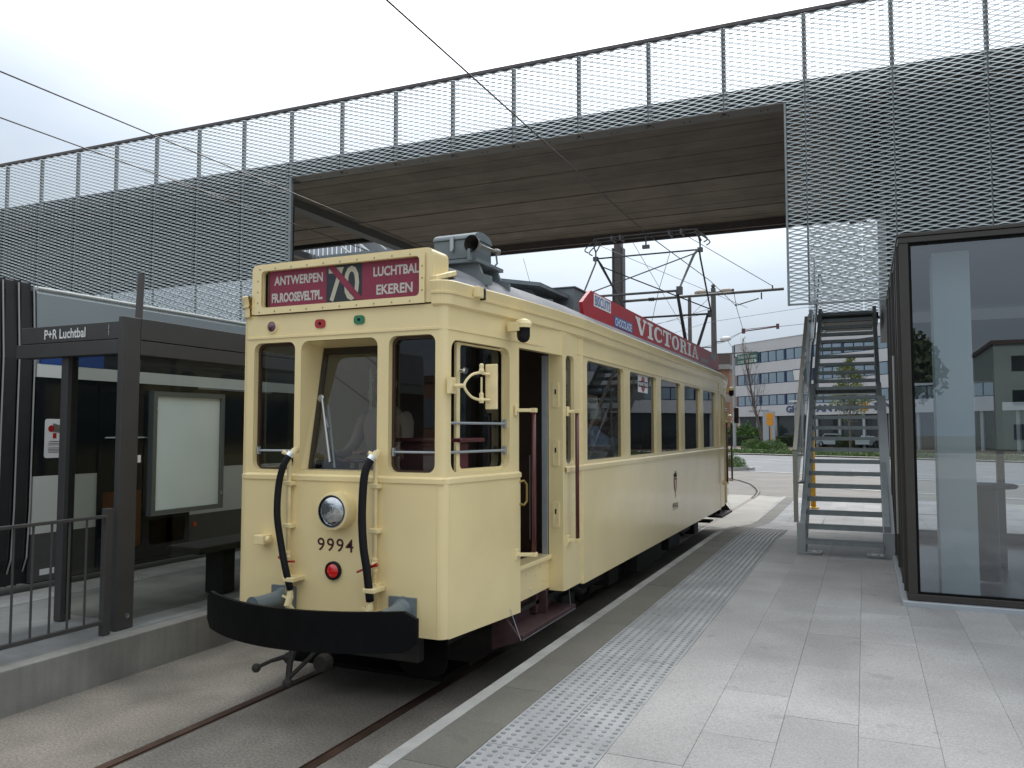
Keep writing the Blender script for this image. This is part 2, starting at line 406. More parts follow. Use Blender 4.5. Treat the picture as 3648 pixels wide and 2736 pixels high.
WL = {}
def link(o):
    COL.objects.link(o); return o
def thing(name, label, cat, loc=(0, 0, 0), group=None, rz=0.0):
    o = link(bpy.data.objects.new(name, None)); o.location = loc; o.empty_display_size = 0.3
    o.rotation_euler = (0, 0, rz)
    o['label'] = label; o['category'] = cat
    if group: o['group'] = group
    WL[o.name] = Vector(loc)
    return o
def part(name, mb, mats, parent=None, smooth=False, bevel=0.0, local=False, label=None, kind=None):
    """mesh part; vertices given in world space unless local=True"""
    sh = WL.get(parent.name, Vector((0, 0, 0))) if (parent is not None and not local) else Vector((0, 0, 0))
    me = mb.mesh(name, mats, smooth, sh)
    o = link(bpy.data.objects.new(name, me))
    if parent is not None:
        o.parent = parent
        WL[o.name] = WL.get(parent.name, Vector((0, 0, 0)))
    if bevel:
        b = o.modifiers.new('bevel', 'BEVEL'); b.width = bevel; b.segments = 2; b.limit_method = 'ANGLE'; b.angle_limit = R(40)
    if label: o['label'] = label
    if kind: o['kind'] = kind
    return o
def share(name, me, parent, loc, rot=(0, 0, 0)):
    """another object on a shared mesh; loc in world space"""
    o = link(bpy.data.objects.new(name, me)); o.parent = parent
    o.location = Vector(loc) - WL.get(parent.name, Vector((0, 0, 0))); o.rotation_euler = rot
    return o
def tag(o, label, cat, group=None):
    o['label'] = label; o['category'] = cat
    if group: o['group'] = group
    return o
def copy_tree(o, parent=None, **k):
    c = o.copy(); COL.objects.link(c); c.parent = parent
    for ch in [x for x in bpy.data.objects if x.parent == o]:
        copy_tree(ch, c)
    return c
def structure(name, mb, mats, **k):
    o = part(name, mb, mats, **k); o['kind'] = 'structure'; return o

_tc = {}
def text_mb(s, org, right, up, w, h, off=0.02, t=0.0015, m=0, mb=None, space=1.0):
    """lettering fitted into a w x h rectangle; right/up unit vectors, org = lower left"""
    key = (s, off, space)
    if key not in _tc:
        cu = bpy.data.curves.new('lettering', 'FONT'); cu.body = s; cu.offset = off; cu.resolution_u = 3; cu.space_character = space
        ob = bpy.data.objects.new('lettering', cu)
        me = bpy.data.meshes.new_from_object(ob)
        vs = [tuple(v.co) for v in me.vertices]; fs = [tuple(p.vertices) for p in me.polygons]
        bpy.data.objects.remove(ob); bpy.data.meshes.remove(me); bpy.data.curves.remove(cu)
        _tc[key] = (vs, fs)
    vs, fs = _tc[key]
    x0 = min(v[0] for v in vs); x1 = max(v[0] for v in vs); y0 = min(v[1] for v in vs); y1 = max(v[1] for v in vs)
    org = Vector(org); r_ = Vector(right); u_ = Vector(up); n_ = r_.cross(u_)
    mb = mb or MB()
    mb.add([org + r_ * ((v[0] - x0) / (x1 - x0) * w) + u_ * ((v[1] - y0) / (y1 - y0) * h) + n_ * t for v in vs], fs, m)
    return mb
# ================================================================== the old cream tram
XT = -3.307
def inner(M, off):           # shift a plate placement along its local z
    return M @ Matrix.Translation((0, 0, off))
def MAT3(o, x, y, z):
    return Matrix(((x[0], y[0], z[0], o[0]), (x[1], y[1], z[1], o[1]), (x[2], y[2], z[2], o[2]), (0, 0, 0, 1)))
tram = thing('vintage_tram', 'cream vintage tram with red destination board standing at the platform under the bridge', 'tram', (XT, 10.25, 0))
YM = 4.52 + 15.97            # mirror constant for the far cab
def mir(p): return Vector((p.x, YM - p.y, p.z))
def both(name, mb, mats, **k):
    a = part(name, mb, mats, tram, **k)
    b = part(name, mb.mapped(mir), mats, tram, **k)
    return a, b

Z0, ZB, ZW0, ZW1, ZC = 0.555, 1.54, 1.605, 2.51, 2.71
MF = MAT3((0, 4.52, 0), (1, 0, 0), (0, 0, 1), (0, 1, 0))
MFl = MAT3((0, 4.508, 0), (1, 0, 0), (0, 0, 1), (0, 1, 0))
FL, FR = -4.147, -2.467
def rect(x0, x1, y0, y1): return [(x0, y0), (x1, y0), (x1, y1), (x0, y1)]
# front / rear walls
up_ = MB().plate(rect(FL + 0.05, FR - 0.05, ZB, ZC), [rr(-4.042, -3.675, ZW0, ZW1, 0.055), rr(-3.622, -2.985, ZW0, ZW1, 0.06, False), rr(-2.897, -2.541, ZW0, ZW1, 0.055)], MF, 0.045)
both('end_wall', up_, cream)
lo_ = MB().plate(rect(FL + 0.05, FR - 0.05, Z0, ZB), [], MFl, 0.04)
both('dash_panel', lo_, cream)
# rounded corner strips, one per corner
def arc(cx_, cy_, r_, a0, a1, n=7):
    return [(cx_ + r_ * math.cos(R(a0 + (a1 - a0) * k / n)), cy_ + r_ * math.sin(R(a0 + (a1 - a0) * k / n))) for k in range(n + 1)]
aR = math.degrees(math.atan2(-(0.117), 0.93))     # outward normal of the tapering cab side (about -7 deg)
cR = arc(FR - 0.05, 4.57, 0.05, -90, aR)
cL = arc(FL + 0.05, 4.57, 0.05, 180 - aR, 270)
for c_ in (cR, cL):
    both('corner_post', MB().sweep(c_, [(0.0, ZB), (0.0, ZC)]), cream, smooth=True)
    both('corner_panel', MB().sweep(c_, [(0.012, Z0), (0.012, ZB)]), cream, smooth=True)
# cab sides
pA = Vector((cR[-1][0], cR[-1][1], 0)); pB = Vector((-2.35, 5.45, 0))
def side_plate(A, B, z0, z1, holes, t, off=0.0, mb=None):
    d = (B - A); Ls = d.length; d.normalize(); nrm_ = Vector((-d.y, d.x, 0))   # inward (left of travel)
    M = MAT3(A + nrm_ * off, d, (0, 0, 1), nrm_)
    return (mb or MB()).plate(rect(0, Ls, z0, z1), holes, M, t), M, Ls
Lc = (pB - pA).length
mb_, MCS, _ = side_plate(pA, pB, ZB, ZC, [rr(0.03, 0.76, ZW0, 2.48, 0.07)], 0.045)
both('cab_side', mb_, cream)
both('cab_side_panel', side_plate(pA, pB, Z0 - 0.005, ZB, [], 0.04, -0.012)[0], cream)
# side walls of the saloon
SW = [(6.79, 7.98), (8.22, 9.39), (9.63, 10.78), (11.02, 12.16), (12.42, 13.52)]
XS = -2.264; XSL = 2 * XT - XS
for X_, sgn in ((XS, 1), (XSL, -1)):
    M = MAT3((X_, 0, 0), (0, 1, 0), (0, 0, 1), (-sgn, 0, 0))
    part('saloon_side', MB().plate(rect(6.63, 13.86, ZB, ZC), [rr(a, b, ZW0 + 0.01, ZW1, 0.045, False) for a, b in SW], M, 0.045), cream, tram)
    part('side_panel', MB().plate(rect(6.65, 13.84, Z0, ZB), [], inner(M, -0.008), 0.04), cream, tram)
    part('wood_lining', MB().plate(rect(6.5, 13.95, 0.84, 2.66), [rr(a + 0.02, b - 0.02, ZW0 + 0.02, ZW1 - 0.02, 0.04) for a, b in SW], inner(M, 0.05), 0.012), wood_dark, tram)
    pil = MB().plate(rect(6.2, 6.63, Z0 + 0.02, ZC), [rr(6.235, 6.44, ZW0, ZW1, 0.05)], M, 0.04)
    both('door_pillar_panel', pil, cream)
    both('pillar_window', MB().plate(rect(6.22, 6.46, ZW0 - 0.01, ZW1 + 0.01), [], inner(M, 0.03), 0.002), pane)
    both('corner_bead', MB().box(X_ - 0.01 * sgn, X_ + 0.010 * sgn, 6.605, 6.622, Z0 + 0.005, 2.69).box(X_ - 0.01 * sgn, X_ + 0.010 * sgn, 6.632, 6.650, Z0 + 0.003, 2.69), cream_d, bevel=0.004)
# left side: closed doorway wall
XLc = 2 * XT - pB.x
both('closed_doorway', MB().plate(rect(5.45, 6.2, 0.6, ZC), [], MAT3((XLc + 0.03, 0, 0), (0, 1, 0), (0, 0, 1), (1, 0, 0)), 0.04), cream)
both('closed_cab_side', MB().plate(rect(4.57, 5.45, Z0, ZC), [rr(4.62, 5.33, ZW0, 2.48, 0.06)], MAT3((-4.158, 0, 0), (-0.0906, 0.996, 0), (0, 0, 1), (0.996, 0.0906, 0)), 0.04).mapped(lambda p: Vector((p.x + 0.41 - 0.0, p.y, p.z)) if False else Vector((p.x + 0.4155, p.y, p.z))), cream)
# door recess on the platform side
XD = -2.39
both('door_jamb', MB().box(XD, XS - 0.001, 6.16, 6.199, Z0 + 0.025, ZC), cream)
both('door_lintel', MB().plate([(5.45, 2.5), (6.2, 2.5), (6.2, ZC), (5.45, ZC)], [], MAT3((-2.352, 0, 0), (0.0, 1, 0), (0, 0, 1), (-1, 0, 0)), 0.06).mapped(lambda p: Vector((p.x + (p.y - 5.45) / 0.75 * 0.086, p.y, p.z))), cream)
both('door_sill', MB().box(-2.50, -2.357, 5.44, 6.16, 0.835, 0.872), cream, bevel=0.008)
riser = MB().box(-2.43, XD, 5.2, 6.16, 0.60, 0.834)
for yy, zz in ((5.56, 0.70), (5.68, 0.79), (5.76, 0.66), (5.86, 0.75), (5.97, 0.80), (6.04, 0.68), (6.1, 0.77)):
    riser.ball((XD + 0.002, yy, zz), 0.012, 8, sc=(0.6, 1, 1))
both('step_riser', riser, cream)
both('door_frame_strip', MB().box(XD - 0.05, XD - 0.005, 6.135, 6.158, 0.873, 2.5), alu)
for z_ in (2.175, 1.695, 1.195):
    k_ = MB().plate(rr(-2.355, -2.298, z_ - 0.105, z_ + 0.105, 0.012), [rr(-2.342, -2.311, z_ - 0.08, z_ + 0.08, 0.006)], MAT3((0, 6.152, 0), (1, 0, 0), (0, 0, 1), (0, 1, 0)), 0.009)
    k_.box(-2.342, -2.311, 6.154, 6.159, z_ - 0.08, z_ + 0.08)
    k_.box(-2.333, -2.320, 6.150, 6.156, z_ + 0.005, z_ + 0.045, 1)
    both('lock_plate', k_, [cream_d, dark_iron])
both('door_edge', MB().box(-2.505, -2.50, 6.02, 6.028, 1.0, 1.68), steel)

# plan outline for mouldings, gutter and roof (counter-clockwise seen from above)
fr = arc(FR - 0.07, 4.59, 0.07, -90, aR, 6)
half = [(XT, 4.52)] + fr + [(-2.35, 5.45), (-2.3, 6.0), (XS, 6.63)]
rear_ = [(x, YM - y) for x, y in reversed(half)]
right_ = half + rear_
left_ = [(2 * XT - x, y) for x, y in reversed(right_)]
outline = right_ + left_[1:-1]
gut = [(-2.557, 4.52)] + right_[1:-1] + [(XT, YM - 4.52)] + left_[1:-1]
gut = gut + [(-4.067, 4.52)]
part('gutter_band', MB().sweep(gut, [(0.0, 2.69), (0.028, 2.705), (0.03, 2.765), (0.042, 2.772), (0.044, 2.785), (0.034, 2.79), (0.05, 2.85), (0.044, 2.857), (-0.01, 2.862)]), cream, tram)
part('waist_rail', MB().sweep(half[1:-2], [(0.0, 1.535), (0.022, 1.537), (0.022, 1.566), (0.0, 1.58)]), cream, tram)
part('waist_rail', MB().sweep([(XS, 6.2), (XS, 14.3)], [(0.0, 1.535), (0.016, 1.537), (0.016, 1.572), (0.0, 1.585)]), cream, tram)
part('waist_rail', MB().sweep([(2 * XT - x, y) for x, y in reversed(half[1:-2])] + [(FR, 4.52)], [(0.0, 1.535), (0.022, 1.537), (0.022, 1.566), (0.0, 1.58)]), cream, tram)
part('eaves_bead', MB().sweep(outline, [(0.0, 2.538), (0.009, 2.541), (0.009, 2.556), (0.0, 2.56)], True), cream, tram)
# roof shell
rf = MB(); K = 22; n_o = len(outline)
for k in range(K + 1):
    s_ = 1 - k / K
    for x, y in outline:
        cy_ = min(max(y, 5.35), YM - 5.35)
        px, py = XT + (x - XT) * s_, cy_ + (y - cy_) * s_
        if -4.12 < px < -2.50: py = min(max(py, 4.74), YM - 4.74)
        rf.v.append((px, py, 2.858 + 0.225 * (1 - s_ ** 5)))
for k in range(K):
    for i in range(n_o):
        j = (i + 1) % n_o
        rf.f.append([k * n_o + i, k * n_o + j, (k + 1) * n_o + j, (k + 1) * n_o + i]); rf.mi.append(0)
part('roof', rf, roof_grey, tram, smooth=True)

# floor, ceiling, bulkheads, seats
part('floor', MB().box(-4.12, -2.50, 4.6, 15.9, 0.78, 0.832).box(-4.22, XD - 0.03, 5.5, 15.0, 0.775, 0.830), maroon_wood, tram)
part('underside_shade_plate', MB().box(-4.24, -2.42, 5.4, 15.1, 0.50, 0.53), dark_iron, tram)  # added plate, blocks light so the ground below the tram stays dark
part('ceiling', MB().box(-4.11, -2.51, 4.62, 15.87, 2.66, 2.685).box(-4.20, -2.42, 5.5, 15.0, 2.658, 2.684), wood_dark, tram)
for yb in (6.52, 13.93):
    M = MAT3((0, yb, 0), (1, 0, 0), (0, 0, 1), (0, 1, 0))
    part('doorway_light_block', MB().box(-3.69, -2.92, yb + 0.055, yb + 0.08, 0.86, 2.46), wood_dark, tram)  # added panel, shuts out bright windows so the doorway looks dark
    part('bulkhead', MB().plate(rect(-4.29, -2.32, 0.835, 2.655), [rect(-3.68, -2.93, 0.86, 2.45)], M, 0.05), wood_dark, tram)
for y_ in (7.4, 8.55, 9.7, 11.0, 12.2, 13.2):
    for x0, x1 in ((-4.27, -3.72), (-2.9, -2.35)):
        s_ = MB().box(x0, x1, y_, y_ + 0.42, 1.18, 1.25).box(x0, x1, y_ + 0.42, y_ + 0.46, 1.2, 1.72).box(x0 + 0.05, x1 - 0.05, y_ + 0.1, y_ + 0.35, 0.84, 1.18)
        part('bench', s_, maroon_wood, tram, bevel=0.01)
part('driver_desk', MB().box(-2.95, -2.5, 4.75, 5.05, 0.84, 1.80).box(-3.0, -2.45, 4.72, 5.08, 1.801, 1.83), maroon, tram, bevel=0.01)
part('controller', MB().box(-3.75, -3.45, 4.72, 5.0, 0.84, 1.6).lathe([(0.13, 0), (0.14, 0.04), (0.1, 0.06), (0.03, 0.07), (0.02, 0.14)], (-3.6, 4.86, 1.6), n=14), dark_iron, tram, bevel=0.01)
part('brake_wheel', MB().tube([(-3.38 + 0.13 * math.cos(a), 4.86 + 0.09 * math.sin(a), 1.66) for a in [i * math.pi / 8 for i in range(17)]], 0.012, 6).tube([(-3.38, 4.86, 1.0), (-3.38, 4.86, 1.66)], 0.018, 6), maroon, tram)

# window panes and their parts
def pane_y(x0, x1, z0, z1, y, parent=tram, name='window'):
    return part(name, MB().add([(x0, y, z0), (x1, y, z0), (x1, y, z1), (x0, y, z1)], [(0, 1, 2, 3)]), pane, parent)
for x0, x1 in ((-4.05, -3.668), (-2.905, -2.533)):
    wv = pane_y(x0, x1, ZW0 - 0.01, ZW1 + 0.01, 4.590)
    pane_y(x0, x1, ZW0 - 0.01, ZW1 + 0.01, YM - 4.556)
    fr_ = MB().plate(rect(x0, x1, ZW0 - 0.01, ZW1 + 0.01), [rr(x0 + 0.028, x1 - 0.028, ZW0 + 0.012, ZW1 - 0.02, 0.04)], MAT3((0, 4.5655, 0), (1, 0, 0), (0, 0, 1), (0, 1, 0)), 0.02)
    part('window_frame', fr_, wood_dark, wv)
    br = MB().tube([(x0 + 0.03, 4.563, 1.737), (x1 - 0.02, 4.563, 1.737)], 0.008, 8)
    br.box(x0 + 0.02, x0 + 0.035, 4.55, 4.575, 1.71, 1.765)
    part('guard_bar', br, alu, wv)
# slanted centre windscreen with its reveal
yb0, yt0 = 4.585, 4.745
ws = part('windscreen', MB().add([(-3.60, yb0, 1.612), (-2.995, yb0, 1.612), (-2.995, yt0, 2.478), (-3.60, yt0, 2.478)], [(0, 1, 2, 3)]), pane, tram)
rv = MB()
rv.add([(-3.622, 4.535, 1.605), (-3.622, 4.535, 2.505), (-3.603, yt0 + 0.02, 2.478), (-3.603, yb0 + 0.02, 1.612)], [(0, 1, 2, 3)])
rv.add([(-2.985, 4.535, 1.605), (-2.985, 4.535, 2.505), (-2.996, yt0 + 0.02, 2.478), (-2.996, yb0 + 0.02, 1.612)], [(0, 1, 2, 3)])
rv.add([(-3.622, 4.535, 2.507), (-2.985, 4.535, 2.507), (-2.985, yt0 + 0.02, 2.478), (-3.622, yt0 + 0.02, 2.478)], [(0, 1, 2, 3)])
rv.add([(-3.622, 4.535, 1.604), (-2.985, 4.535, 1.604), (-2.985, yb0 + 0.02, 1.611), (-3.622, yb0 + 0.02, 1.611)], [(0, 1, 2, 3)])
part('windscreen_reveal', rv, cream, tram)
fw_ = MB()
for (a, b) in (((-3.60, yb0, 1.612), (-3.60, yt0, 2.478)), ((-2.995, yb0, 1.612), (-2.995, yt0, 2.478))):
    fw_.bar((a[0], a[1] + 0.025, a[2]), (b[0], b[1] + 0.025, b[2]), 0.05, 0.03)
fw_.bar((-3.60, yt0 + 0.02, 2.455), (-2.995, yt0 + 0.02, 2.455), 0.03, 0.05)
part('window_frame', fw_, wood_dark, ws)
wp = MB().tube([(-3.575, 4.70, 2.115), (-3.55, 4.675, 2.10), (-3.41, 4.585, 1.66)], 0.011, 8)
wp.bar((-3.52, 4.70, 2.06), (-3.385, 4.60, 1.62), 0.012, 0.02).bar((-3.565, 4.69, 2.09), (-3.46, 4.63, 1.9), 0.01, 0.01)
wp.lathe([(0.03, 0), (0.03, 0.02), (0.015, 0.03)], (-3.57, 4.70, 2.11), (0, -1, 0.2), 12)
part('windscreen_wiper', wp, steel, ws)
# cab side window and its sliding sash
for q in (1, 0):
    f_ = (lambda p: p) if q else mir
    s0 = MB().plate(rect(0.02, 0.77, ZW0 - 0.01, 2.49), [], inner(MCS, 0.078), 0.001).mapped(f_)
    sw_ = part('cab_window', s0, pane, tram)
    sash = MB().plate(rect(0.155, 0.758, ZW0 + 0.0, 2.475), [rr(0.195, 0.750, ZW0 + 0.018, 2.462, 0.03)], inner(MCS, 0.045), 0.02).mapped(f_)
    part('sliding_sash', sash, cream_d, sw_)
    bars = MB()
    for z_ in (1.737, 1.93):
        bars.tube([MCS @ Vector((0.03, z_, 0.030)), MCS @ Vector((0.76, z_, 0.030))], 0.009, 8)
        bars.box(*(lambda p: (p.x - 0.012, p.x + 0.012, p.y - 0.012, p.y + 0.012, p.z - 0.03, p.z + 0.03))(MCS @ Vector((0.745, z_, 0.034))))
    part('guard_bar', bars.mapped(f_), alu, sw_)
    kn = MB()
    for s_ in (0.175, 0.56):
        kn.lathe([(0.012, 0), (0.012, 0.03), (0.024, 0.035), (0.02, 0.05)], MCS @ Vector((s_, 2.28, 0.03)), (1, -0.1, 0), 12)
    part('sash_knob', kn.mapped(f_), chrome, sw_)
# saloon windows
for X_, sg in ((XS, 1), (XSL, -1)):
    for a, b in SW:
        wv = part('window', MB().add([(X_ - sg * 0.032, a - 0.01, ZW0), (X_ - sg * 0.032, b + 0.01, ZW0), (X_ - sg * 0.032, b + 0.01, ZW1 + 0.01), (X_ - sg * 0.032, a - 0.01, ZW1 + 0.01)], [(0, 1, 2, 3)]), pane, tram)
        if sg == 1:
            part('window_frame', MB().plate(rect(a - 0.01, b + 0.01, ZW0, ZW1 + 0.01), [rr(a + 0.03, b - 0.03, ZW0 + 0.02, ZW1 - 0.03, 0.03)], MAT3((X_ - 0.036, 0, 0), (0, 1, 0), (0, 0, 1), (-1, 0, 0)), 0.012), wood_dark, wv)
# round sticker in the second side window
mt = MB().box(XS - 0.0315, XS - 0.0305, 8.665, 9.10, 2.31, 2.505, 0)
mt.lathe([(0.088, 0), (0.088, 0.001)], (XS - 0.0303, 8.885, 2.405), (1, 0, 0), 24, 1)
mt.box(XS - 0.0290, XS - 0.0284, 8.69, 9.08, 2.372, 2.438, 2)
text_mb('MARTINI', (XS - 0.0278, 8.70, 2.384), (0, 1, 0), (0, 0, 1), 0.37, 0.043, 0.03, 0.0004, 0, mt)
part('window_sticker', mt, [white_pt, red_enamel, black_paint], tram)
# lettering / crest on the side panel
part('side_number', text_mb('9994', (XS + 0.0105, 10.16, 0.86), (0, 1, 0), (0, 0, 1), 0.32, 0.095, 0.0), mar_print, tram)
cr = MB()
xc = XS + 0.010
def poly_yz(pts, m): cr.add([(xc + 0.001 * m, y, z) for y, z in pts], [tuple(range(len(pts)))], m)
poly_yz([(10.24, 1.27), (10.43, 1.27), (10.42, 1.16), (10.335, 1.06), (10.25, 1.16)], 0)
poly_yz([(10.27, 1.25), (10.40, 1.25), (10.39, 1.17), (10.335, 1.10), (10.28, 1.17)], 1)
poly_yz([(10.30, 1.23), (10.37, 1.23), (10.36, 1.18), (10.31, 1.18)], 2)
poly_yz([(10.26, 1.28), (10.41, 1.28), (10.43, 1.34), (10.38, 1.31), (10.335, 1.37), (10.29, 1.31), (10.24, 1.34)], 3)
cr.add([(xc, 10.31, 1.06), (xc, 10.36, 1.06), (xc, 10.335, 1.0)], [(0, 1, 2)], 0)
part('coat_of_arms', cr, [mar_print, red_enamel, print_cream, black_paint], tram)

# ---- destination box on the roof front
bxM = MAT3((0, 4.497, 0), (1, 0, 0), (0, 0, 1), (0, 1, 0))
db = MB().plate(rr(-4.066, -2.556, 2.70, 3.084, 0.045, False), [rr(-3.965, -2.650, 2.763, 3.030, 0.03)], bxM, 0.012)
box_ = part('destination_box', MB().plate(rr(-4.064, -2.558, 2.72, 3.083, 0.045, False), [rr(-3.965, -2.650, 2.763, 3.030, 0.03)], inner(bxM, 0.012), 0.03).plate(rr(-4.064, -2.558, 2.72, 3.083, 0.045, False), [], inner(bxM, 0.042), 0.185), cream, tram, bevel=0.012)
part('box_frame', MB().plate(rect(-4.02, -2.61, 2.715, 3.055), [rr(-3.965, -2.650, 2.763, 3.030, 0.03)], MAT3((0, 4.4915, 0), (1, 0, 0), (0, 0, 1), (0, 1, 0)), 0.005), cream, box_)
scr = MB()
for x_ in [-3.98 + i * 0.14 for i in range(10)]:
    for z_ in (2.733, 3.044): scr.ball((x_, 4.4905, z_), 0.006, 6)
for z_ in (2.80, 2.88, 2.96):
    for x_ in (-3.995, -2.628): scr.ball((x_, 4.4905, z_), 0.006, 6)
part('screw_head', scr, mat('dull_screw', (0.3, 0.25, 0.14), 0.5), box_, kind='stuff')
part('box_ledge', MB().bar((-2.545, 4.50, 2.872), (-2.545, 4.78, 2.955), 0.045, 0.035), cream_d, box_, bevel=0.006)
yb_ = 4.5375
blind = MB()
blind.box(-3.975, -2.64, yb_, yb_ + 0.0012, 2.755, 3.038, 2)
blind.box(-3.925, -2.645, yb_ - 0.001, yb_ - 0.0002, 2.757, 3.036, 0)
blind.box(-3.424, -3.128, yb_ - 0.002, yb_ - 0.0012, 2.758, 3.035, 1)
blind.box(-3.940, -3.926, yb_ - 0.004, yb_ - 0.001, 2.76, 3.034, 3)
part('destination_blind', blind, [dest_red, dest_blk, black_paint, orange_door], box_)
def ft(s, x0, x1, z0, z1, off, mm, y=yb_ - 0.0022):
    return text_mb(s, (x0, y, z0), (1, 0, 0), (0, 0, 1), x1 - x0, z1 - z0, off, 0.0005)
part('blind_lettering', ft('ANTWERPEN', -3.885, -3.455, 2.925, 2.992, 0.03, 0).add(*(lambda q: (q.v, q.f))(ft('FR.ROOSEVELTPL.', -3.905, -3.455, 2.800, 2.870, 0.045, 0))).add(*(lambda q: (q.v, q.f))(ft('LUCHTBAL', -3.035, -2.675, 2.925, 2.992, 0.03, 0))).add(*(lambda q: (q.v, q.f))(ft('EKEREN', -3.01, -2.725, 2.800, 2.868, 0.03, 0))), print_w, box_)
part('route_number', ft('70', -3.405, -3.150, 2.775, 3.018, 0.012, 0, yb_ - 0.0030), print_cream, box_)
sl_ = MB().add([(-3.424, yb_ - 0.0045, 3.034), (-3.36, yb_ - 0.0045, 3.034), (-3.110, yb_ - 0.0045, 2.776), (-3.175, yb_ - 0.0045, 2.776)], [(0, 1, 2, 3)])
part('route_slash', sl_, dest_red, box_)
part('blind_glass', MB().add([(-3.97, 4.528, 2.757), (-2.645, 4.528, 2.757), (-2.645, 4.528, 3.036), (-3.97, 4.528, 3.036)], [(0, 1, 2, 3)]), glass('blind_pane', (0.92, 0.92, 0.92), 0.01, 0.7), box_)

# ---- lamps and fittings on the front
def onf(x, z, y): # a point seen at (x, 4.52, z) moved to depth y along the same sight line
    k = y / 4.52
    return Vector((x * k, y, CAM_H + (z - CAM_H) * k))
h_ = Vector((-3.262, 4.508, 1.342))
hl = part('headlight', MB().lathe([(0.128, 0.0), (0.128, 0.082), (0.122, 0.097), (0.108, 0.10), (0.104, 0.088)], h_, (0, -1, 0), 36), cream, tram, smooth=False, bevel=0.0)
part('headlight_lens', MB().lathe([(0.104, 0.0), (0.09, 0.014), (0.05, 0.026), (0.01, 0.030)], h_ + Vector((0, -0.085, 0)), (0, -1, 0), 30), lens, hl, smooth=True)
part('headlight_rim', MB().lathe([(0.109, 0.0), (0.109, 0.006), (0.102, 0.006), (0.102, 0.0)], h_ + Vector((0, -0.0955, 0)), (0, -1, 0), 36), chrome, hl)
part('fleet_number', text_mb('9994', (-3.447, 4.5065, 1.062), (1, 0, 0), (0, 0, 1), 0.295, 0.088, 0.006, 0.001, space=1.15), mar_print, tram)
rl = part('rear_lamp', MB().lathe([(0.062, 0), (0.062, 0.02), (0.052, 0.024), (0.048, 0.018)], (-3.308, 4.508, 0.935), (0, -1, 0), 28), black_rub, tram)
part('lamp_lens', MB().lathe([(0.048, 0), (0.042, 0.01), (0.02, 0.018), (0.004, 0.02)], (-3.308, 4.494, 0.935), (0, -1, 0), 24), red_glow, rl, smooth=True)
ml = part('marker_lamp', MB().lathe([(0.047, 0), (0.045, 0.012), (0.038, 0.013), (0.037, 0.006)], (-3.879, 4.52, 2.625), (0, -1, 0), 26), cream_d, tram)
part('lamp_lens', MB().lathe([(0.037, 0), (0.034, 0.008), (0.015, 0.013), (0.003, 0.014)], (-3.879, 4.515, 2.625), (0, -1, 0), 24), violet_lens, ml, smooth=True)
for x_, z_, m_ in ((-3.457, 2.625, red_enamel), (-3.132, 2.634, green_enamel)):
    e_ = part('signal_plate', MB().plate(rr(x_ - 0.042, x_ + 0.042, z_ - 0.030, z_ + 0.030, 0.022), [], MAT3((0, 4.510, 0), (1, 0, 0), (0, 0, 1), (0, 1, 0)), 0.012), m_, tram, bevel=0.004)
    part('signal_hole', MB().lathe([(0.010, 0), (0.009, 0.004)], (x_, 4.508, z_ + 0.001), (0, -1, 0), 12), black_paint, e_)
# air pipes, hoses, taps
def pipe(xp, tapdir, zt):
    pp = MB().tube([(xp, 4.475, 0.60), (xp, 4.475, 1.66), (xp - 0.005, 4.47, 1.715), (xp - 0.035, 4.44, 1.735)], 0.0155, 10)
    p_ = part('air_pipe', pp, cream_d, tram, smooth=True)
    for z_ in (1.515, 1.222, 0.868, 0.69):
        part('pipe_clip', MB().box(xp - 0.035, xp + 0.035, 4.452, 4.509, z_ - 0.016, z_ + 0.016), cream_d, p_, bevel=0.005)
    part('pipe_tap', MB().lathe([(0.024, -0.04), (0.024, -0.028), (0.018, -0.026), (0.024, -0.008), (0.026, 0.01), (0.018, 0.03), (0.024, 0.032), (0.024, 0.045)], (xp, 4.47, 1.0), n=14).lathe([(0.016, 0), (0.018, 0.03), (0.01, 0.035)], (xp, 4.46, 1.0), (0.6 * tapdir, -0.8, 0.0), 10), cream_d, p_)
    hd = MB().tube([(xp + 0.045 * tapdir, 4.44, 1.01), (xp - 0.03 * tapdir, 4.425, 0.985), (xp - 0.10 * tapdir, 4.42, 0.955 if tapdir > 0 else 0.99)], [0.014, 0.007, 0.008], 8)
    part('tap_handle', hd, red_enamel, p_)
    return p_
pl_ = pipe(-3.672, -1, 1.0)
pr_ = pipe(-2.962, 1, 1.0)
def smooth_path(pts, n=5):
    pts = [Vector(p) for p in pts]; o = []
    for i in range(len(pts) - 1):
        p0 = pts[max(i - 1, 0)]; p1 = pts[i]; p2 = pts[i + 1]; p3 = pts[min(i + 2, len(pts) - 1)]
        for k in range(n):
            t = k / n
            o.append(0.5 * ((2 * p1) + (-p0 + p2) * t + (2 * p0 - 5 * p1 + 4 * p2 - p3) * t * t + (-p0 + 3 * p1 - 3 * p2 + p3) * t ** 3))
    o.append(pts[-1]); return o
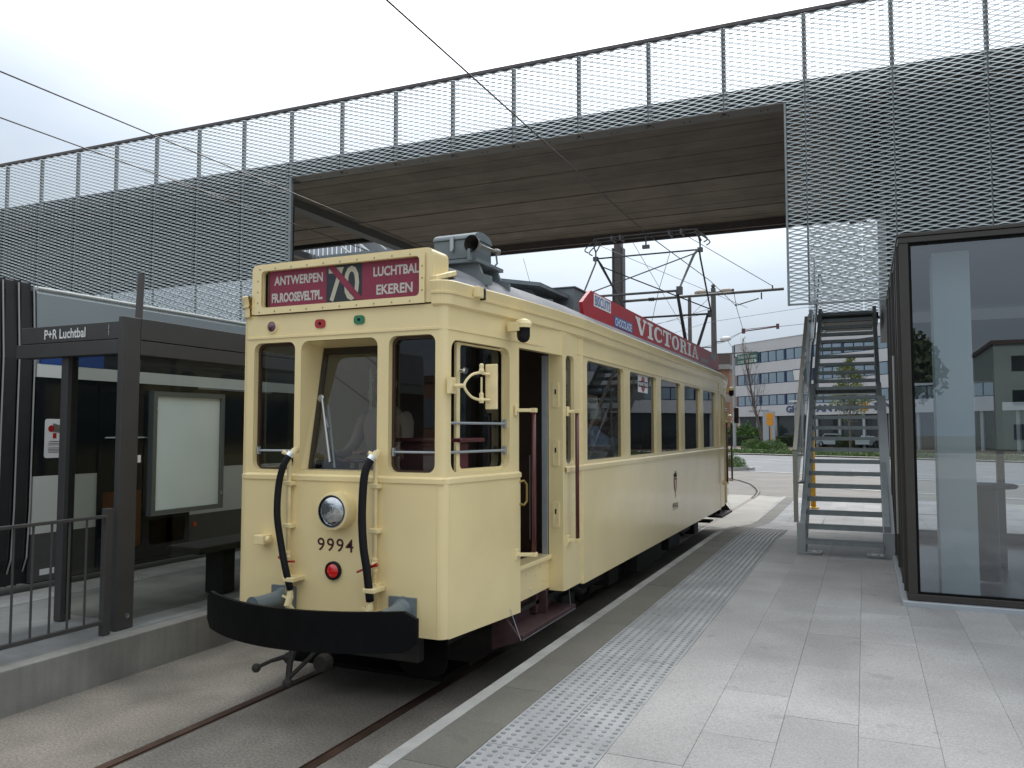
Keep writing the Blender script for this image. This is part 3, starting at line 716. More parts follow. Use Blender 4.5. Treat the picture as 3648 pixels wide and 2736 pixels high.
for nm, pts, r_, pp in (('left', [(-3.63, 4.43, 1.715), (-3.665, 4.405, 1.64), (-3.70, 4.40, 1.50), (-3.70, 4.39, 1.30), (-3.675, 4.40, 1.12), (-3.635, 4.40, 0.96), (-3.603, 4.42, 0.80)], 0.0235, pl_),
                        ('right', [(-2.955, 4.42, 1.700), (-2.985, 4.395, 1.62), (-2.997, 4.385, 1.50), (-2.999, 4.38, 1.30), (-2.985, 4.38, 1.12), (-2.965, 4.39, 0.98), (-2.945, 4.40, 0.78)], 0.0265, pr_)):
    ho = part('brake_hose', MB().tube(smooth_path(pts), r_, 12), black_rub, pp, smooth=True)
    a = Vector(pts[0]); b = Vector(pts[-1])
    part('hose_clamp', MB().tube([a + Vector((0.002, 0.01, 0.012)), a + Vector((-0.008, -0.004, -0.012))], r_ + 0.004, 14), chrome, pp)
    part('hose_elbow', MB().tube([a + Vector((0.004, 0.012, 0.0)), a + Vector((0.022, 0.02, 0.028)), a + Vector((0.005, 0.06, 0.03))], r_ * 1.0, 10), cream_d, pp)
    part('hose_bracket', MB().box(b.x - 0.04, b.x + 0.05, b.y - 0.034, b.y + 0.1, b.z + 0.055, b.z + 0.085), cream_d, pp, bevel=0.005)
    part('hose_coupling', MB().tube([b + Vector((0, 0, -0.005)), b + Vector((0.0, 0.0, -0.05)), b + Vector((-0.012, -0.01, -0.10)), b + Vector((0.01, 0.02, -0.145))], [0.018, 0.024, 0.026, 0.016], 10).bar(b + Vector((-0.01, -0.01, -0.06)), b + Vector((-0.05, -0.02, -0.04)), 0.01, 0.014), cream_d, pp)
part('side_lug', MB().box(-3.93, -3.845, 4.42, 4.508, 1.085, 1.15).lathe([(0.022, 0), (0.022, 0.03)], (-3.845, 4.46, 1.12), (1, 0, 0), 12), cream_d, tram, bevel=0.006)

# curved black bumper
bp = []
for i in range(25):
    t = i / 24; x_ = -4.16 + t * (1.66); u = (t - 0.5) * 2
    bp.append((x_ * (1 - 0), 4.235 - 0.275 * (1 - abs(u) ** 2.0), u))
bm = MB()
for k in (0, 1):
    for x_, y_, u in bp:
        e = max(0, (abs(u) - 0.93) / 0.07); ztop = 0.79 - 0.05 * e * e; zbt = 0.545 + 0.05 * e * e
        bm.v += [(x_, y_ + 0.028 * k, zbt), (x_, y_ + 0.028 * k, ztop)]
nb = len(bp)
for i in range(nb - 1):
    a = 2 * i
    bm.f += [[a, a + 2, a + 3, a + 1], [2 * nb + a + 1, 2 * nb + a + 3, 2 * nb + a + 2, 2 * nb + a], [a + 1, a + 3, 2 * nb + a + 3, 2 * nb + a + 1], [a + 2, a, 2 * nb + a, 2 * nb + a + 2]]
    bm.mi += [0] * 4
bm.f += [[0, 1, 2 * nb + 1, 2 * nb], [2 * nb - 1, 2 * nb - 2, 4 * nb - 2, 4 * nb - 1]]; bm.mi += [0, 0]
both('bumper', bm, black_paint, smooth=False)
for x_ in (-3.72, -2.76):
    bk = MB().lathe([(0.085, 0), (0.06, 0.05), (0.052, 0.12), (0.052, 0.24), (0.06, 0.30)], (x_, 4.51, 0.725), (-0.08 if x_ < -3 else 0.08, -1, -0.02), 16)
    bk.box(x_ - 0.10, x_ + 0.10, 4.485, 4.508, 0.62, 0.805)
    both('buffer_casting', bk, grey_blue)
# coupler, buffer beam, gear below
cp = MB().tube([(-3.42, 4.25, 0.50), (-3.40, 4.18, 0.40), (-3.38, 4.14, 0.30)], [0.03, 0.022, 0.02], 8)
cp.tube([(-3.41, 4.2, 0.44), (-3.53, 4.15, 0.40), (-3.62, 4.13, 0.355)], [0.018, 0.012, 0.012], 8).ball((-3.63, 4.13, 0.35), 0.03)
cp.tube([(-3.38, 4.14, 0.31), (-3.28, 4.2, 0.42), (-3.22, 4.26, 0.5)], 0.014, 8).ball((-3.375, 4.13, 0.285), 0.034).ball((-3.425, 4.2, 0.42), 0.038)
cp.lathe([(0.05, 0), (0.06, 0.03), (0.05, 0.08)], (-3.2, 4.3, 0.40), (0, -1, 0), 14)
both('coupler', cp, dark_iron)
ug = MB().box(-4.1, -2.7, 4.60, 4.68, 0.36, 0.56).box(-3.95, -2.62, 4.62, 15.86, 0.62, 0.76).box(-2.78, -2.66, 4.9, 15.5, 0.40, 0.58).box(-3.95, -3.85, 4.9, 15.5, 0.40, 0.58)
ug.box(-2.62, -2.46, 9.2, 10.4, 0.22, 0.60).box(-2.7, -2.48, 10.9, 11.4, 0.25, 0.58)
ug.box(-3.0, -2.52, 6.55, 6.62, 0.2, 0.55)
part('underframe', ug, dark_iron, tram, bevel=0.01)
for yw in (7.9, 12.6):
    tk = MB().box(-2.80, -2.62, yw - 1.0, yw + 1.0, 0.28, 0.42).box(-2.74, -2.56, yw - 0.95, yw - 0.62, 0.20, 0.36).box(-2.74, -2.56, yw + 0.5, yw + 0.85, 0.2, 0.36)
    tk.tube([(-2.60, yw - 0.7, 0.42), (-2.55, yw - 0.5, 0.33), (-2.60, yw - 0.25, 0.30)], 0.04, 8).box(-4.2, -2.63, yw - 0.12, yw + 0.12, 0.30, 0.40).box(-4.2, -4.0, yw - 1.0, yw + 1.0, 0.28, 0.42)
    bo = part('bogie', tk, dark_iron, tram, bevel=0.01)
    for yy in (yw - 0.6, yw + 0.6):
        for x_ in (-2.93, -3.96):
            part('wheel', MB().lathe([(0.05, -0.06), (0.33, -0.06), (0.33, 0.0), (0.36, 0.0), (0.36, 0.04), (0.3, 0.045), (0.28, 0.02), (0.1, 0.02), (0.08, 0.08), (0.03, 0.09)], (x_, yy, 0.36), (1, 0, 0) if x_ > -3.4 else (1, 0, 0), 24), dark_iron, bo)
both('lifeguard_tray', MB().box(-4.05, -2.68, 4.9, 5.3, 0.16, 0.19).plate(rr(-2.98, -2.60, 0.22, 0.55, 0.1), [], MAT3((0, 4.80, 0), (1, 0, 0), (0, 0, 1), (0, 1, 0)), 0.02), black_paint)
# wooden footboard below the door
fb = MB().box(-2.50, -2.265, 5.32, 6.46, 0.385, 0.42)
fs_ = both('footboard', fb, maroon_wood, bevel=0.005)
fr2 = MB().box(-2.50, -2.47, 5.32, 6.42, 0.42, 0.60).box(-2.50, -2.36, 6.02, 6.05, 0.42, 0.60).box(-2.50, -2.42, 5.95, 6.22, 0.43, 0.585)
fr2.add([(-2.50, 5.30, 0.60), (-2.50, 5.30, 0.30), (-2.27, 5.30, 0.385), (-2.44, 5.30, 0.60), (-2.50, 5.32, 0.60), (-2.50, 5.32, 0.30), (-2.27, 5.32, 0.385), (-2.44, 5.32, 0.60)], [(0, 1, 2, 3), (7, 6, 5, 4), (0, 1, 5, 4), (2, 3, 7, 6), (1, 2, 6, 5)])
both('footboard_hanger', fr2, maroon_wood)
both('footboard_edging', MB().box(-2.266, -2.2635, 5.32, 6.46, 0.3835, 0.387).tube([(-2.355, 5.30, 0.60), (-2.27, 5.298, 0.39)], 0.0025, 5).tube([(-2.29, 6.40, 0.42), (-2.29, 6.36, 0.58)], 0.0025, 5), alu)
# handrails
for (yh, z0, z1, root) in ((5.46, 0.985, 2.02, 5.40), (6.30, 0.985, 2.03, 6.27)):
    xh = -2.235 if yh < 6 else -2.19
    xr_ = -2.352 if yh < 6 else XS
    hr = MB().tube([(xh, yh, z0), (xh, yh, z1)], 0.0165, 12)
    a_, b_ = both('handrail', hr, maroon, smooth=True)
    for q in (a_, b_):
        for z_ in (z0 - 0.01, z1 + 0.01):
            b2 = MB().bar((xr_, root, z_), (xh, yh, z_), 0.026, 0.026).box(xh - 0.022, xh + 0.022, yh - 0.022, yh + 0.022, z_ - 0.016, z_ + 0.016)
            b2.box(xr_ - 0.002, xr_ + 0.012, root - 0.03, root + 0.025, z_ - 0.04, z_ + 0.04)
            part('handrail_bracket', b2 if q is a_ else b2.mapped(mir), cream_d, q, bevel=0.004)
both('door_grip', MB().tube([(-2.345, 5.44, 1.50), (-2.32, 5.47, 1.51), (-2.305, 5.49, 1.48), (-2.305, 5.49, 1.36), (-2.32, 5.47, 1.33), (-2.345, 5.44, 1.34)], 0.010, 8), brass)
# mirror on its bow
mr_ = MB().box(-2.455, -2.43, 4.60 - 0.08, 4.60 + 0.0, 2.12, 2.225)
mpth = [Vector((-2.43, 4.57, 2.17)), Vector((-2.36, 4.58, 2.17))]
mr_.tube(mpth, 0.014, 8)
mr_.tube(smooth_path([(-2.29, 4.69, 2.262), (-2.33, 4.62, 2.24), (-2.355, 4.57, 2.17), (-2.33, 4.62, 2.10), (-2.29, 4.69, 2.078)], 4), 0.009, 8)
mr_.tube([(-2.29, 4.69, 2.23), (-2.29, 4.69, 2.09)], 0.007, 6)
mr_.tube([(-2.29, 4.69, 2.255), (-2.25, 4.73, 2.25)], 0.010, 6).tube([(-2.29, 4.69, 2.085), (-2.25, 4.73, 2.08)], 0.010, 6)
mr_.lathe([(0.014, 0), (0.02, 0.02), (0.014, 0.04), (0.016, 0.06), (0.008, 0.07)], (-2.29, 4.69, 2.25), n=10).lathe([(0.014, 0), (0.02, 0.02), (0.014, 0.04), (0.016, 0.06), (0.008, 0.07)], (-2.29, 4.69, 2.06), n=10)
a_, b_ = both('mirror_bow', mr_, cream_d)
mh = MB().box(-2.285, -2.20, 4.735, 4.755, 2.02, 2.318)
part('mirror_head', mh, cream_d, a_, bevel=0.005); part('mirror_head', mh.mapped(mir), maroon_wood, b_, bevel=0.005)
part('mirror_glass', MB().box(-2.28, -2.205, 4.7555, 4.757, 2.025, 2.312), chrome, a_)
# dome camera above the door
dc = MB().box(-2.35, -2.26, 5.24, 5.33, 2.60, 2.665).lathe([(0.058, 0), (0.062, 0.03), (0.05, 0.055), (0.02, 0.065)], (-2.25, 5.30, 2.625), n=20)
a_, b_ = both('camera_hood', dc, cream_d)
dm = MB().lathe([(0.048, 0.0), (0.048, -0.06), (0.042, -0.085), (0.025, -0.102), (0.006, -0.108)], (-2.25, 5.30, 2.625), n=20)
part('camera_dome', dm, black_rub, a_, smooth=True); part('camera_dome', dm.mapped(mir), black_rub, b_, smooth=True)
part('gutter_bracket', MB().box(-2.40, -2.355, 4.78, 4.86, 2.78, 2.855).box(-2.39, -2.35, 4.86, 4.885, 2.77, 2.85, 1), [cream_d, dark_iron], tram, bevel=0.006)

# ---- advertising board along the roof edge
xb = -2.41
bd = [(7.10, 3.095), (7.15, 2.972), (14.76, 2.972), (14.80, 2.99), (14.78, 3.245), (7.36, 3.245)]
MBD = MAT3((xb, 0, 0), (0, 1, 0), (0, 0, 1), (-1, 0, 0))
adb = part('advertising_board', MB().plate(bd, [], MBD, 0.035), red_sign, tram, bevel=0.006)
def adtext(s, y0, y1, z0, z1, off, m, x=xb + 0.004): return text_mb(s, (x, y0, z0), (0, 1, 0), (0, 0, 1), y1 - y0, z1 - z0, off, 0.001)
part('ad_plaque', MB().box(xb, xb + 0.003, 7.45, 8.02, 3.105, 3.232), white_pt, adb)
part('ad_lettering', adtext('BISCUITS', 7.48, 7.99, 3.118, 3.218, 0.015, 0), blue_print, adb)
part('ad_plaque', MB().box(xb, xb + 0.003, 8.15, 8.87, 2.990, 3.102), blue_print, adb)
part('ad_lettering', adtext('CHOCOLADE', 8.18, 8.83, 3.002, 3.088, 0.015, 0), white_pt, adb)
# slab-serif VICTORIA from strokes
def slab(word, y0, y1, z0, z1):
    H = z1 - z0; wd = {'V': 1.15, 'I': 0.62, 'C': 1.0, 'T': 1.05, 'O': 1.05, 'R': 1.12, 'A': 1.15}
    tot = sum(wd[c] for c in word) + 0.10 * (len(word) - 1); u = (y1 - y0) / tot; y = y0; mb = MB(); x = xb + 0.003
    def P(pts): mb.add([(x, y + a * u, z0 + b * H) for a, b in pts], [tuple(range(len(pts)))])
    def Rr(a0, a1, b0, b1): P([(a0, b0), (a1, b0), (a1, b1), (a0, b1)])
    def ring(cx, cz, rx, rz, tx, tz, a0, a1, n=18):
        for i in range(n):
            q0 = R(a0 + (a1 - a0) * i / n); q1 = R(a0 + (a1 - a0) * (i + 1) / n)
            P([(cx + rx * math.cos(q0), cz + rz * math.sin(q0)), (cx + rx * math.cos(q1), cz + rz * math.sin(q1)), (cx + (rx - tx) * math.cos(q1), cz + (rz - tz) * math.sin(q1)), (cx + (rx - tx) * math.cos(q0), cz + (rz - tz) * math.sin(q0))])
    for c in word:
        W_ = wd[c]
        if c == 'I': Rr(0.16, 0.46, 0.14, 0.86); Rr(0, 0.62, 0, 0.14); Rr(0, 0.62, 0.86, 1)
        if c == 'V': P([(0.1, 0.86), (0.42, 0.86), (0.66, 0.25), (0.66, 0), (0.5, 0)]); P([(0.66, 0), (0.66, 0.25), (0.88, 0.86), (1.02, 0.86), (0.72, 0)]); Rr(0, 0.52, 0.86, 1); Rr(0.76, 1.15, 0.86, 1)
        if c == 'A': P([(0.12, 0.14), (0.28, 0.14), (0.52, 0.78), (0.50, 1), (0.42, 1)]); P([(0.5, 1), (0.66, 1), (1.04, 0.14), (0.72, 0.14), (0.5, 0.72)]); Rr(0, 0.42, 0, 0.14); Rr(0.62, 1.15, 0, 0.14); Rr(0.32, 0.8, 0.32, 0.44)
        if c == 'T': Rr(0.37, 0.68, 0.14, 0.86); Rr(0.2, 0.85, 0, 0.14); Rr(0, 1.05, 0.86, 1); Rr(0, 0.13, 0.6, 0.86); Rr(0.92, 1.05, 0.6, 0.86)
        if c == 'O': ring(0.525, 0.5, 0.525, 0.5, 0.30, 0.14, 0, 360, 28)
        if c == 'C': ring(0.52, 0.5, 0.52, 0.5, 0.30, 0.14, 50, 310, 22); Rr(0.82, 0.96, 0.62, 0.95); Rr(0.82, 0.96, 0.12, 0.32)
        if c == 'R': Rr(0.12, 0.42, 0.14, 0.86); Rr(0, 0.56, 0, 0.14); Rr(0, 0.6, 0.86, 1); ring(0.58, 0.73, 0.38, 0.27, 0.27, 0.13, -90, 90, 12); Rr(0.42, 0.6, 0.46, 0.58); P([(0.55, 0.46), (0.85, 0.5), (1.0, 0.14), (0.72, 0.14)]); Rr(0.7, 1.12, 0, 0.14)
        y += (W_ + 0.10) * u
    return mb
part('ad_lettering', slab('VICTORIA', 9.0, 12.84, 3.012, 3.212), white_pt, adb)
for a, b, c, d in ((13.05, 13.72, 3.0, 3.075), (13.97, 14.5, 3.12, 3.225)):
    part('ad_plaque', MB().box(xb, xb + 0.003, a, b, c, d), mat('faded_plaque', (0.32, 0.33, 0.36), 0.6) if a < 13.5 else MATS['faded_plaque'], adb)
for y_ in (7.6, 9.4, 11.2, 13.0, 14.5):
    part('board_bracket', MB().bar((-2.445, y_, 3.0), (-2.62, y_, 2.98), 0.03, 0.02).bar((-2.445, y_, 2.98), (-2.46, y_, 2.90), 0.03, 0.02), dark_iron, adb)

# ---- roof equipment
eq = MB()
eq.plate([(5.08, 3.125), (5.36, 3.125), (5.36, 3.265), (5.08, 3.265)], [], MAT3((-2.545, 0, 0), (0, 1, 0), (0, 0, 1), (-1, 0, 0)), 0.32)
cbx = part('compressor_case', eq, grey_blue, tram, bevel=0.006)
lidp = [(5.07, 3.268), (5.37, 3.268)] + [(5.22 + 0.15 * math.cos(R(a)), 3.27 + 0.062 * math.sin(R(a))) for a in range(10, 171, 16)]
part('case_lid', MB().plate(lidp, [], MAT3((-2.535, 0, 0), (0, 1, 0), (0, 0, 1), (-1, 0, 0)), 0.34), grey_blue, cbx, bevel=0.004)
part('lid_latch', MB().box(-2.73, -2.70, 5.060, 5.072, 3.19, 3.285).box(-2.725, -2.705, 5.055, 5.062, 3.18, 3.2), steel, cbx)
hn = MB().lathe([(0.062, 0.0), (0.055, 0.03), (0.036, 0.07), (0.02, 0.12), (0.013, 0.20), (0.011, 0.32), (0.022, 0.325), (0.022, 0.37), (0.012, 0.38)], (-2.52, 4.99, 3.205), (0.12, 1, 0.02), 22)
hn2 = MB(); hn2.lathe([(0.060, -0.002), (0.042, 0.045), (0.02, 0.09), (0.008, 0.13)], (-2.52, 4.99, 3.205), (0.12, 1, 0.02), 22)
hn.f = hn.f[:-2]; hn.mi = hn.mi[:-2]; hn2.f = hn2.f[:-2]; hn2.mi = hn2.mi[:-2]
ho_ = part('horn', hn, mat('dull_horn_metal', (0.22, 0.21, 0.19), 0.4, metal=0.5, var=0.2, vscale=12), tram, smooth=True)
part('horn_throat', hn2, dark_iron, ho_, smooth=True)
part('horn_bracket', MB().tube([(-2.475, 5.31, 3.19), (-2.47, 5.32, 3.12), (-2.49, 5.30, 3.09), (-2.53, 5.28, 3.09)], 0.007, 6).box(-2.55, -2.53, 4.99, 5.03, 3.09, 3.17), grey_blue, ho_)
part('roof_plank', MB().box(-3.3, -2.50, 5.04, 5.50, 3.085, 3.112), grey_blue, tram, bevel=0.003)
for y_ in (5.10, 5.42):
    sp = [(-3.3, 3.084), (-2.52, 3.084), (-2.49, 3.01), (-2.42, 2.985), (-2.42, 2.92), (-3.3, 2.95)]
    part('plank_support', MB().plate(sp, [], MAT3((0, y_, 0), (1, 0, 0), (0, 0, 1), (0, 1, 0)), 0.03), grey_blue, tram)
wk = [(-3.25, 6.35), (-2.78, 6.95), (-2.78, 9.6), (-3.25, 9.6)]
part('walkway_board', MB().plate(wk, [], MAT3((0, 0, 3.25), (1, 0, 0), (0, 1, 0), (0, 0, 1)), 0.032), grey_blue, tram, bevel=0.003)
part('walkway_board', MB().bar((-3.2, 5.48, 3.20), (-3.05, 6.75, 3.265), 0.10, 0.03), grey_blue, tram)
for y_ in (7.05, 7.45, 8.5, 9.2):
    part('walkway_support', MB().plate([(-3.3, 3.248), (-2.92, 3.248), (-2.86, 3.16), (-2.70, 3.13), (-2.70, 3.04), (-3.3, 3.05)], [], MAT3((0, y_, 0), (1, 0, 0), (0, 0, 1), (0, 1, 0)), 0.035), grey_blue, tram)
part('resistor_box', MB().box(-3.05, -2.72, 7.75, 8.9, 3.06, 3.36).box(-3.07, -2.70, 7.73, 8.92, 3.36, 3.375), grey_blue, tram, bevel=0.02)
lb = MB().plate([(-3.98, 3.02), (-3.55, 3.02), (-3.30, 3.20), (-3.45, 3.28), (-3.98, 3.28)], [], MAT3((0, 5.2, 0), (1, 0, 0), (0, 0, 1), (0, 1, 0)), 1.1)
part('resistor_box', lb, grey_blue, tram, bevel=0.01)
part('roof_lamp', MB().ball((-2.98, 5.9, 3.27), 0.06, 12), dark_iron, tram)

# ---- pantograph
YP = 13.3
pg = part('pantograph_frame', MB().box(-3.85, -3.75, 12.2, 14.6, 3.12, 3.17).box(-2.87, -2.77, 12.2, 14.6, 3.12, 3.17).box(-3.85, -2.77, 12.6, 12.68, 3.17, 3.21).box(-3.85, -2.77, 14.1, 14.18, 3.17, 3.21), panto_m, tram)
XL_, XR_ = -4.05, -2.55
YK0, YK1, ZK = 12.1, 14.75, 4.02
ap = [(-4.28, YP, 4.90), (-2.42, YP, 4.90)]
def prt(name, mb, m=panto_m, **k): return part(name, mb, m, pg, **k)
prt('apex_bar', MB().tube([(-4.24, YP, 4.9), (-2.46, YP, 4.9)], 0.014, 8))
# collector with horns
for dy in (-0.12, 0.12):
    prt('collector_strip', MB().tube(smooth_path([(-4.36, YP + dy, 4.99), (-4.42, YP + dy, 5.05), (-4.25, YP + dy, 5.19), (-4.12, YP + dy, 5.222), (-2.60, YP + dy, 5.222), (-2.47, YP + dy, 5.19), (-2.30, YP + dy, 5.05), (-2.36, YP + dy, 4.99)], 4), 0.011, 8, cap=True))
for x_ in (-4.26, -2.44):
    prt('collector_spring', MB().tube([(x_, YP, 4.9), (x_, YP, 5.02), (x_, YP - 0.1, 5.08), (x_ + (0.06 if x_ < -3 else -0.06), YP - 0.12, 5.2)], 0.014, 6).tube([(x_, YP, 5.02), (x_, YP + 0.1, 5.08), (x_ + (0.06 if x_ < -3 else -0.06), YP + 0.12, 5.2)], 0.012, 6).box(x_ - 0.04, x_ + 0.04, YP - 0.04, YP + 0.04, 4.86, 4.93))
for x_ in (-3.95, -3.8, -2.95, -2.75): prt('carbon_clip', MB().box(x_, x_ + 0.03, YP - 0.13, YP + 0.13, 5.18, 5.25))
prt('hanging_weight', MB().tube([(-3.36, YP, 5.22), (-3.36, YP, 5.05)], 0.014, 6).box(-3.42, -3.30, YP - 0.03, YP + 0.03, 5.0, 5.06))
# upper arms
prt('upper_arm', MB().tube([(-2.46, YP - 0.03, 4.9), (-2.52, YP - 0.12, 4.80), (XR_, YK0 + 0.1, 4.10), (XR_, YK0, ZK)], [0.022, 0.022, 0.015, 0.015], 8), panto_l)
prt('upper_arm', MB().tube([(-4.24, YP - 0.03, 4.9), (-4.22, YP - 0.15, 4.78), (-4.12, YK0 + 0.1, 4.10), (XL_, YK0, ZK)], [0.015]*4, 8), panto_l)
prt('upper_arm', MB().tube([(-2.46, YP + 0.03, 4.9), (-2.46, YP + 0.12, 4.78), (-2.52, YK1 - 0.1, 4.10), (-2.52, YK1, ZK)], [0.015]*4, 8))
prt('upper_arm', MB().tube([(-4.24, YP + 0.03, 4.9), (-4.20, YP + 0.12, 4.8), (-4.08, YK1 - 0.1, 4.12), (XL_, YK1, ZK)], [0.015, 0.024, 0.014, 0.015], 8))
prt('cross_brace', MB().tube([(-2.5, YP - 0.08, 4.83), (-4.1, YK0 + 0.12, 4.08)], 0.011, 6))
prt('cross_brace', MB().tube([(-4.2, YP + 0.1, 4.78), (-2.54, YK1 - 0.1, 4.1)], 0.011, 6))
for y_ in (YK0, YK1):
    prt('knee_bar', MB().tube([(XL_, y_, ZK), (XR_ + 0.03, y_, ZK)], 0.019, 8).box(XR_ - 0.03, XR_ + 0.05, y_ - 0.05, y_ + 0.05, ZK - 0.06, ZK + 0.06))
    yb2 = 13.05 if y_ == YK0 else 13.8
    for x_ in (XL_ + 0.2, XR_ - 0.03):
        prt('lower_arm', MB().tube([(x_, y_, ZK), (x_ + (0.05 if x_ < -3 else -0.05), yb2, 3.22)], [0.024, 0.030], 8))
prt('pull_rope', MB().tube([(-2.95, YP, 4.88), (-3.02, 12.8, 4.2), (-3.1, 12.4, 3.4)], 0.005, 4))
prt('spring_case', MB().tube([(-2.75, 13.0, 3.33), (-2.75, 13.9, 3.33)], 0.06, 10))
# ================================================================== ground and track
def strip(name, pts, z, m, th=None):
    mb = MB().add([(x, y, z) for x, y in pts], [tuple(range(len(pts)))])
    return structure(name, mb, m)
strip('ground', [(-400, -300), (400, -300), (400, 600), (-400, 600)], -0.06, ground_m)
RR_, RL_ = -2.884, -3.94
ys = (-14.0, 23.0)
tb = MB()
def gb(x0, x1, y0=ys[0], y1=ys[1], z=0.0): tb.box(x0, x1, y0, y1, -0.05, z)
gb(-5.215, RL_ - 0.036); gb(RL_ + 0.052, RR_ - 0.052); gb(RR_ + 0.036, -2.155)
structure('track_bed', tb, aggregate)
def rail_section(xc, flip):
    mb = MB(); s = -1 if flip else 1      # groove on the inner side
    mb.box(xc - 0.035, xc + 0.028, ys[0], ys[1], -0.05, 0.004, 0) if not flip else mb.box(xc - 0.028, xc + 0.035, ys[0], ys[1], -0.05, 0.004, 0)
    mb.box(*sorted((xc + s * 0.028, xc + s * 0.042)), ys[0], ys[1], -0.05, -0.028, 1)
    mb.box(*sorted((xc + s * 0.042, xc + s * 0.0515)), ys[0], ys[1], -0.05, 0.002, 0)
    return mb
def rail_curve(pts, gl):
    mb = MB()
    for i, (w_, m_, z_) in enumerate(((0.11, 1, 0.010), (0.05, 0, 0.0145))):
        o = 0.0 if i == 0 else -0.02 * gl
        n = len(pts); P = [Vector((a, b)) for a, b in pts]; vs = []; fs = []
        for k in range(n):
            d = (P[min(k + 1, n - 1)] - P[max(k - 1, 0)]).normalized(); q = Vector((d.y, -d.x))
            for sgn in (-1, 1):
                p = P[k] + q * (o + sgn * w_ / 2); vs.append((p.x, p.y, z_ ))
        for k in range(n - 1): fs.append((2 * k, 2 * k + 1, 2 * k + 3, 2 * k + 2))
        mb.add(vs, fs, m_)
    return mb
c1_ = [(-2.884, 23.0), (-2.92, 24.1), (-3.03, 25.6), (-3.28, 27.2), (-3.7, 29.2), (-4.3, 31.0), (-5.2, 32.9), (-6.5, 34.8), (-8.2, 36.6), (-10.4, 38.4)]
c2_ = [(-3.94, 23.0), (-3.97, 24.1), (-4.07, 25.5), (-4.3, 27.0), (-4.7, 28.8), (-5.25, 30.5), (-6.1, 32.3), (-7.3, 34.1), (-8.9, 35.8), (-11.1, 37.6)]
r1 = rail_section(RR_, True)
structure('rail', r1, [rail_top, groove]); structure('rail', rail_section(RL_, False), [rail_top, groove])
structure('rail', rail_curve(c1_, -1), [rail_top, groove]); structure('rail', rail_curve(c2_, 1), [rail_top, groove])
strip('plaza', [(-5.215, 15.6), (-2.156, 15.6), (-2.156, 24.2), (-5.215, 24.2)], 0.002, plaza)
strip('paved_area', [(-30, 22.9), (60, 22.9), (60, -40), (3.2, -40), (3.2, 22.8), (-5.2, 22.8), (-5.2, -40), (-30, -40)][:2] + [(60, 31), (-30, 49)], -0.012, asph_brown)
strip('plaza', [(-30, 14.0), (-8.3, 14.0), (-8.3, 22.9), (-30, 22.9)], 0.002, plaza)
strip('plaza', [(3.0, 19.0), (40, 19.0), (40, 23.9), (-2.15, 23.9), (-2.15, 22.6), (3.0, 22.6)], -0.004, plaza)
# road, in its own direction
rd = Vector((0.862, -0.507)); rn = Vector((0.507, 0.862))
def rp(s_, t_, o=Vector((-4.9, 38.3))): p = o + rd * s_ + rn * t_; return (p.x, p.y)
strip('road', [rp(-120, 0), rp(140, 0), rp(140, 20.7), rp(-120, 20.7)], -0.004, asphalt)
def mark(name, a, b, w_, z=0.002):
    a = Vector(a); b = Vector(b); d = (b - a).normalized(); q = Vector((-d.y, d.x)) * w_ / 2
    return MB().add([(*(a - q), z), (*(b - q), z), (*(b + q), z), (*(a + q), z)], [(0, 1, 2, 3)])
mk = MB()
def mk_add(a, b, w_, z=0.002):
    q = mark('', a, b, w_, z); mk.add(q.v, q.f)
mk_add(rp(-100, 20.2), rp(120, 20.2), 0.22); mk_add(rp(-100, 20.75), rp(120, 20.75), 0.30, 0.10)
mk_add(rp(-0.2, 0.25), rp(110, 0.25), 0.15)
for i in range(-14, 20):
    mk_add(rp(i * 4.1 - 1.0, 13.6), rp(i * 4.1 + 1.0, 13.6), 0.16)
    mk_add(rp(i * 2.9 - 0.4, 4.2), rp(i * 2.9 + 0.45, 4.2), 0.14)
mk_add((-6.9, 51.0), (-5.0, 50.2), 0.16)
mk_add((-2.66, 24.1), (-1.78, 23.98), 0.10); mk_add((-2.3, 29.6), (-1.55, 29.0), 0.14); mk_add((-0.6, 28.1), (6.0, 24.8), 0.14)
structure('road_marking', mk, road_white)
vg = [rp(-120, 20.9), rp(140, 20.9), rp(140, 80), rp(-120, 80)]
structure('verge', MB().add([(x, y, 0.06) for x, y in vg], [(0, 1, 2, 3)]), mat('verge_earth', (0.11, 0.085, 0.055), 0.9, var=0.35, vscale=0.5, speck=0.3, sscale=9))
strip('footpath', [rp(-120, 33), rp(140, 33), rp(140, 36.5), rp(-120, 36.5)], 0.075, plaza)

# ================================================================== right platform
Y0p, YR0, YR1 = 1.4, 12.3, 17.6
def zp(y):
    if y < YR0: return 0.31
    if y > YR1: return 0.012
    t = (y - YR0) / (YR1 - YR0); t = t * t * (3 - 2 * t)
    return 0.31 - 0.298 * t
core = MB(); yy = [-14] + [YR0 + i * (YR1 - YR0) / 8 for i in range(9)] + [24.0]
for i in range(len(yy) - 1):
    a, b = yy[i], yy[i + 1]
    za, zb_ = zp(a) - 0.022, zp(b) - 0.022
    core.add([(-2.150, a, za), (9, a, za), (9, b, zb_), (-2.150, b, zb_), (-2.150, a, -0.05), (-2.150, b, -0.05), (9, a, -0.05), (9, b, -0.05)], [(0, 1, 2, 3), (0, 3, 5, 4), (1, 6, 7, 2)] + ([(0, 4, 6, 1)] if i == 0 else []))
platform = structure('platform', core, joint)
WL[platform.name] = Vector((0, 0, 0))
_slabs = {}
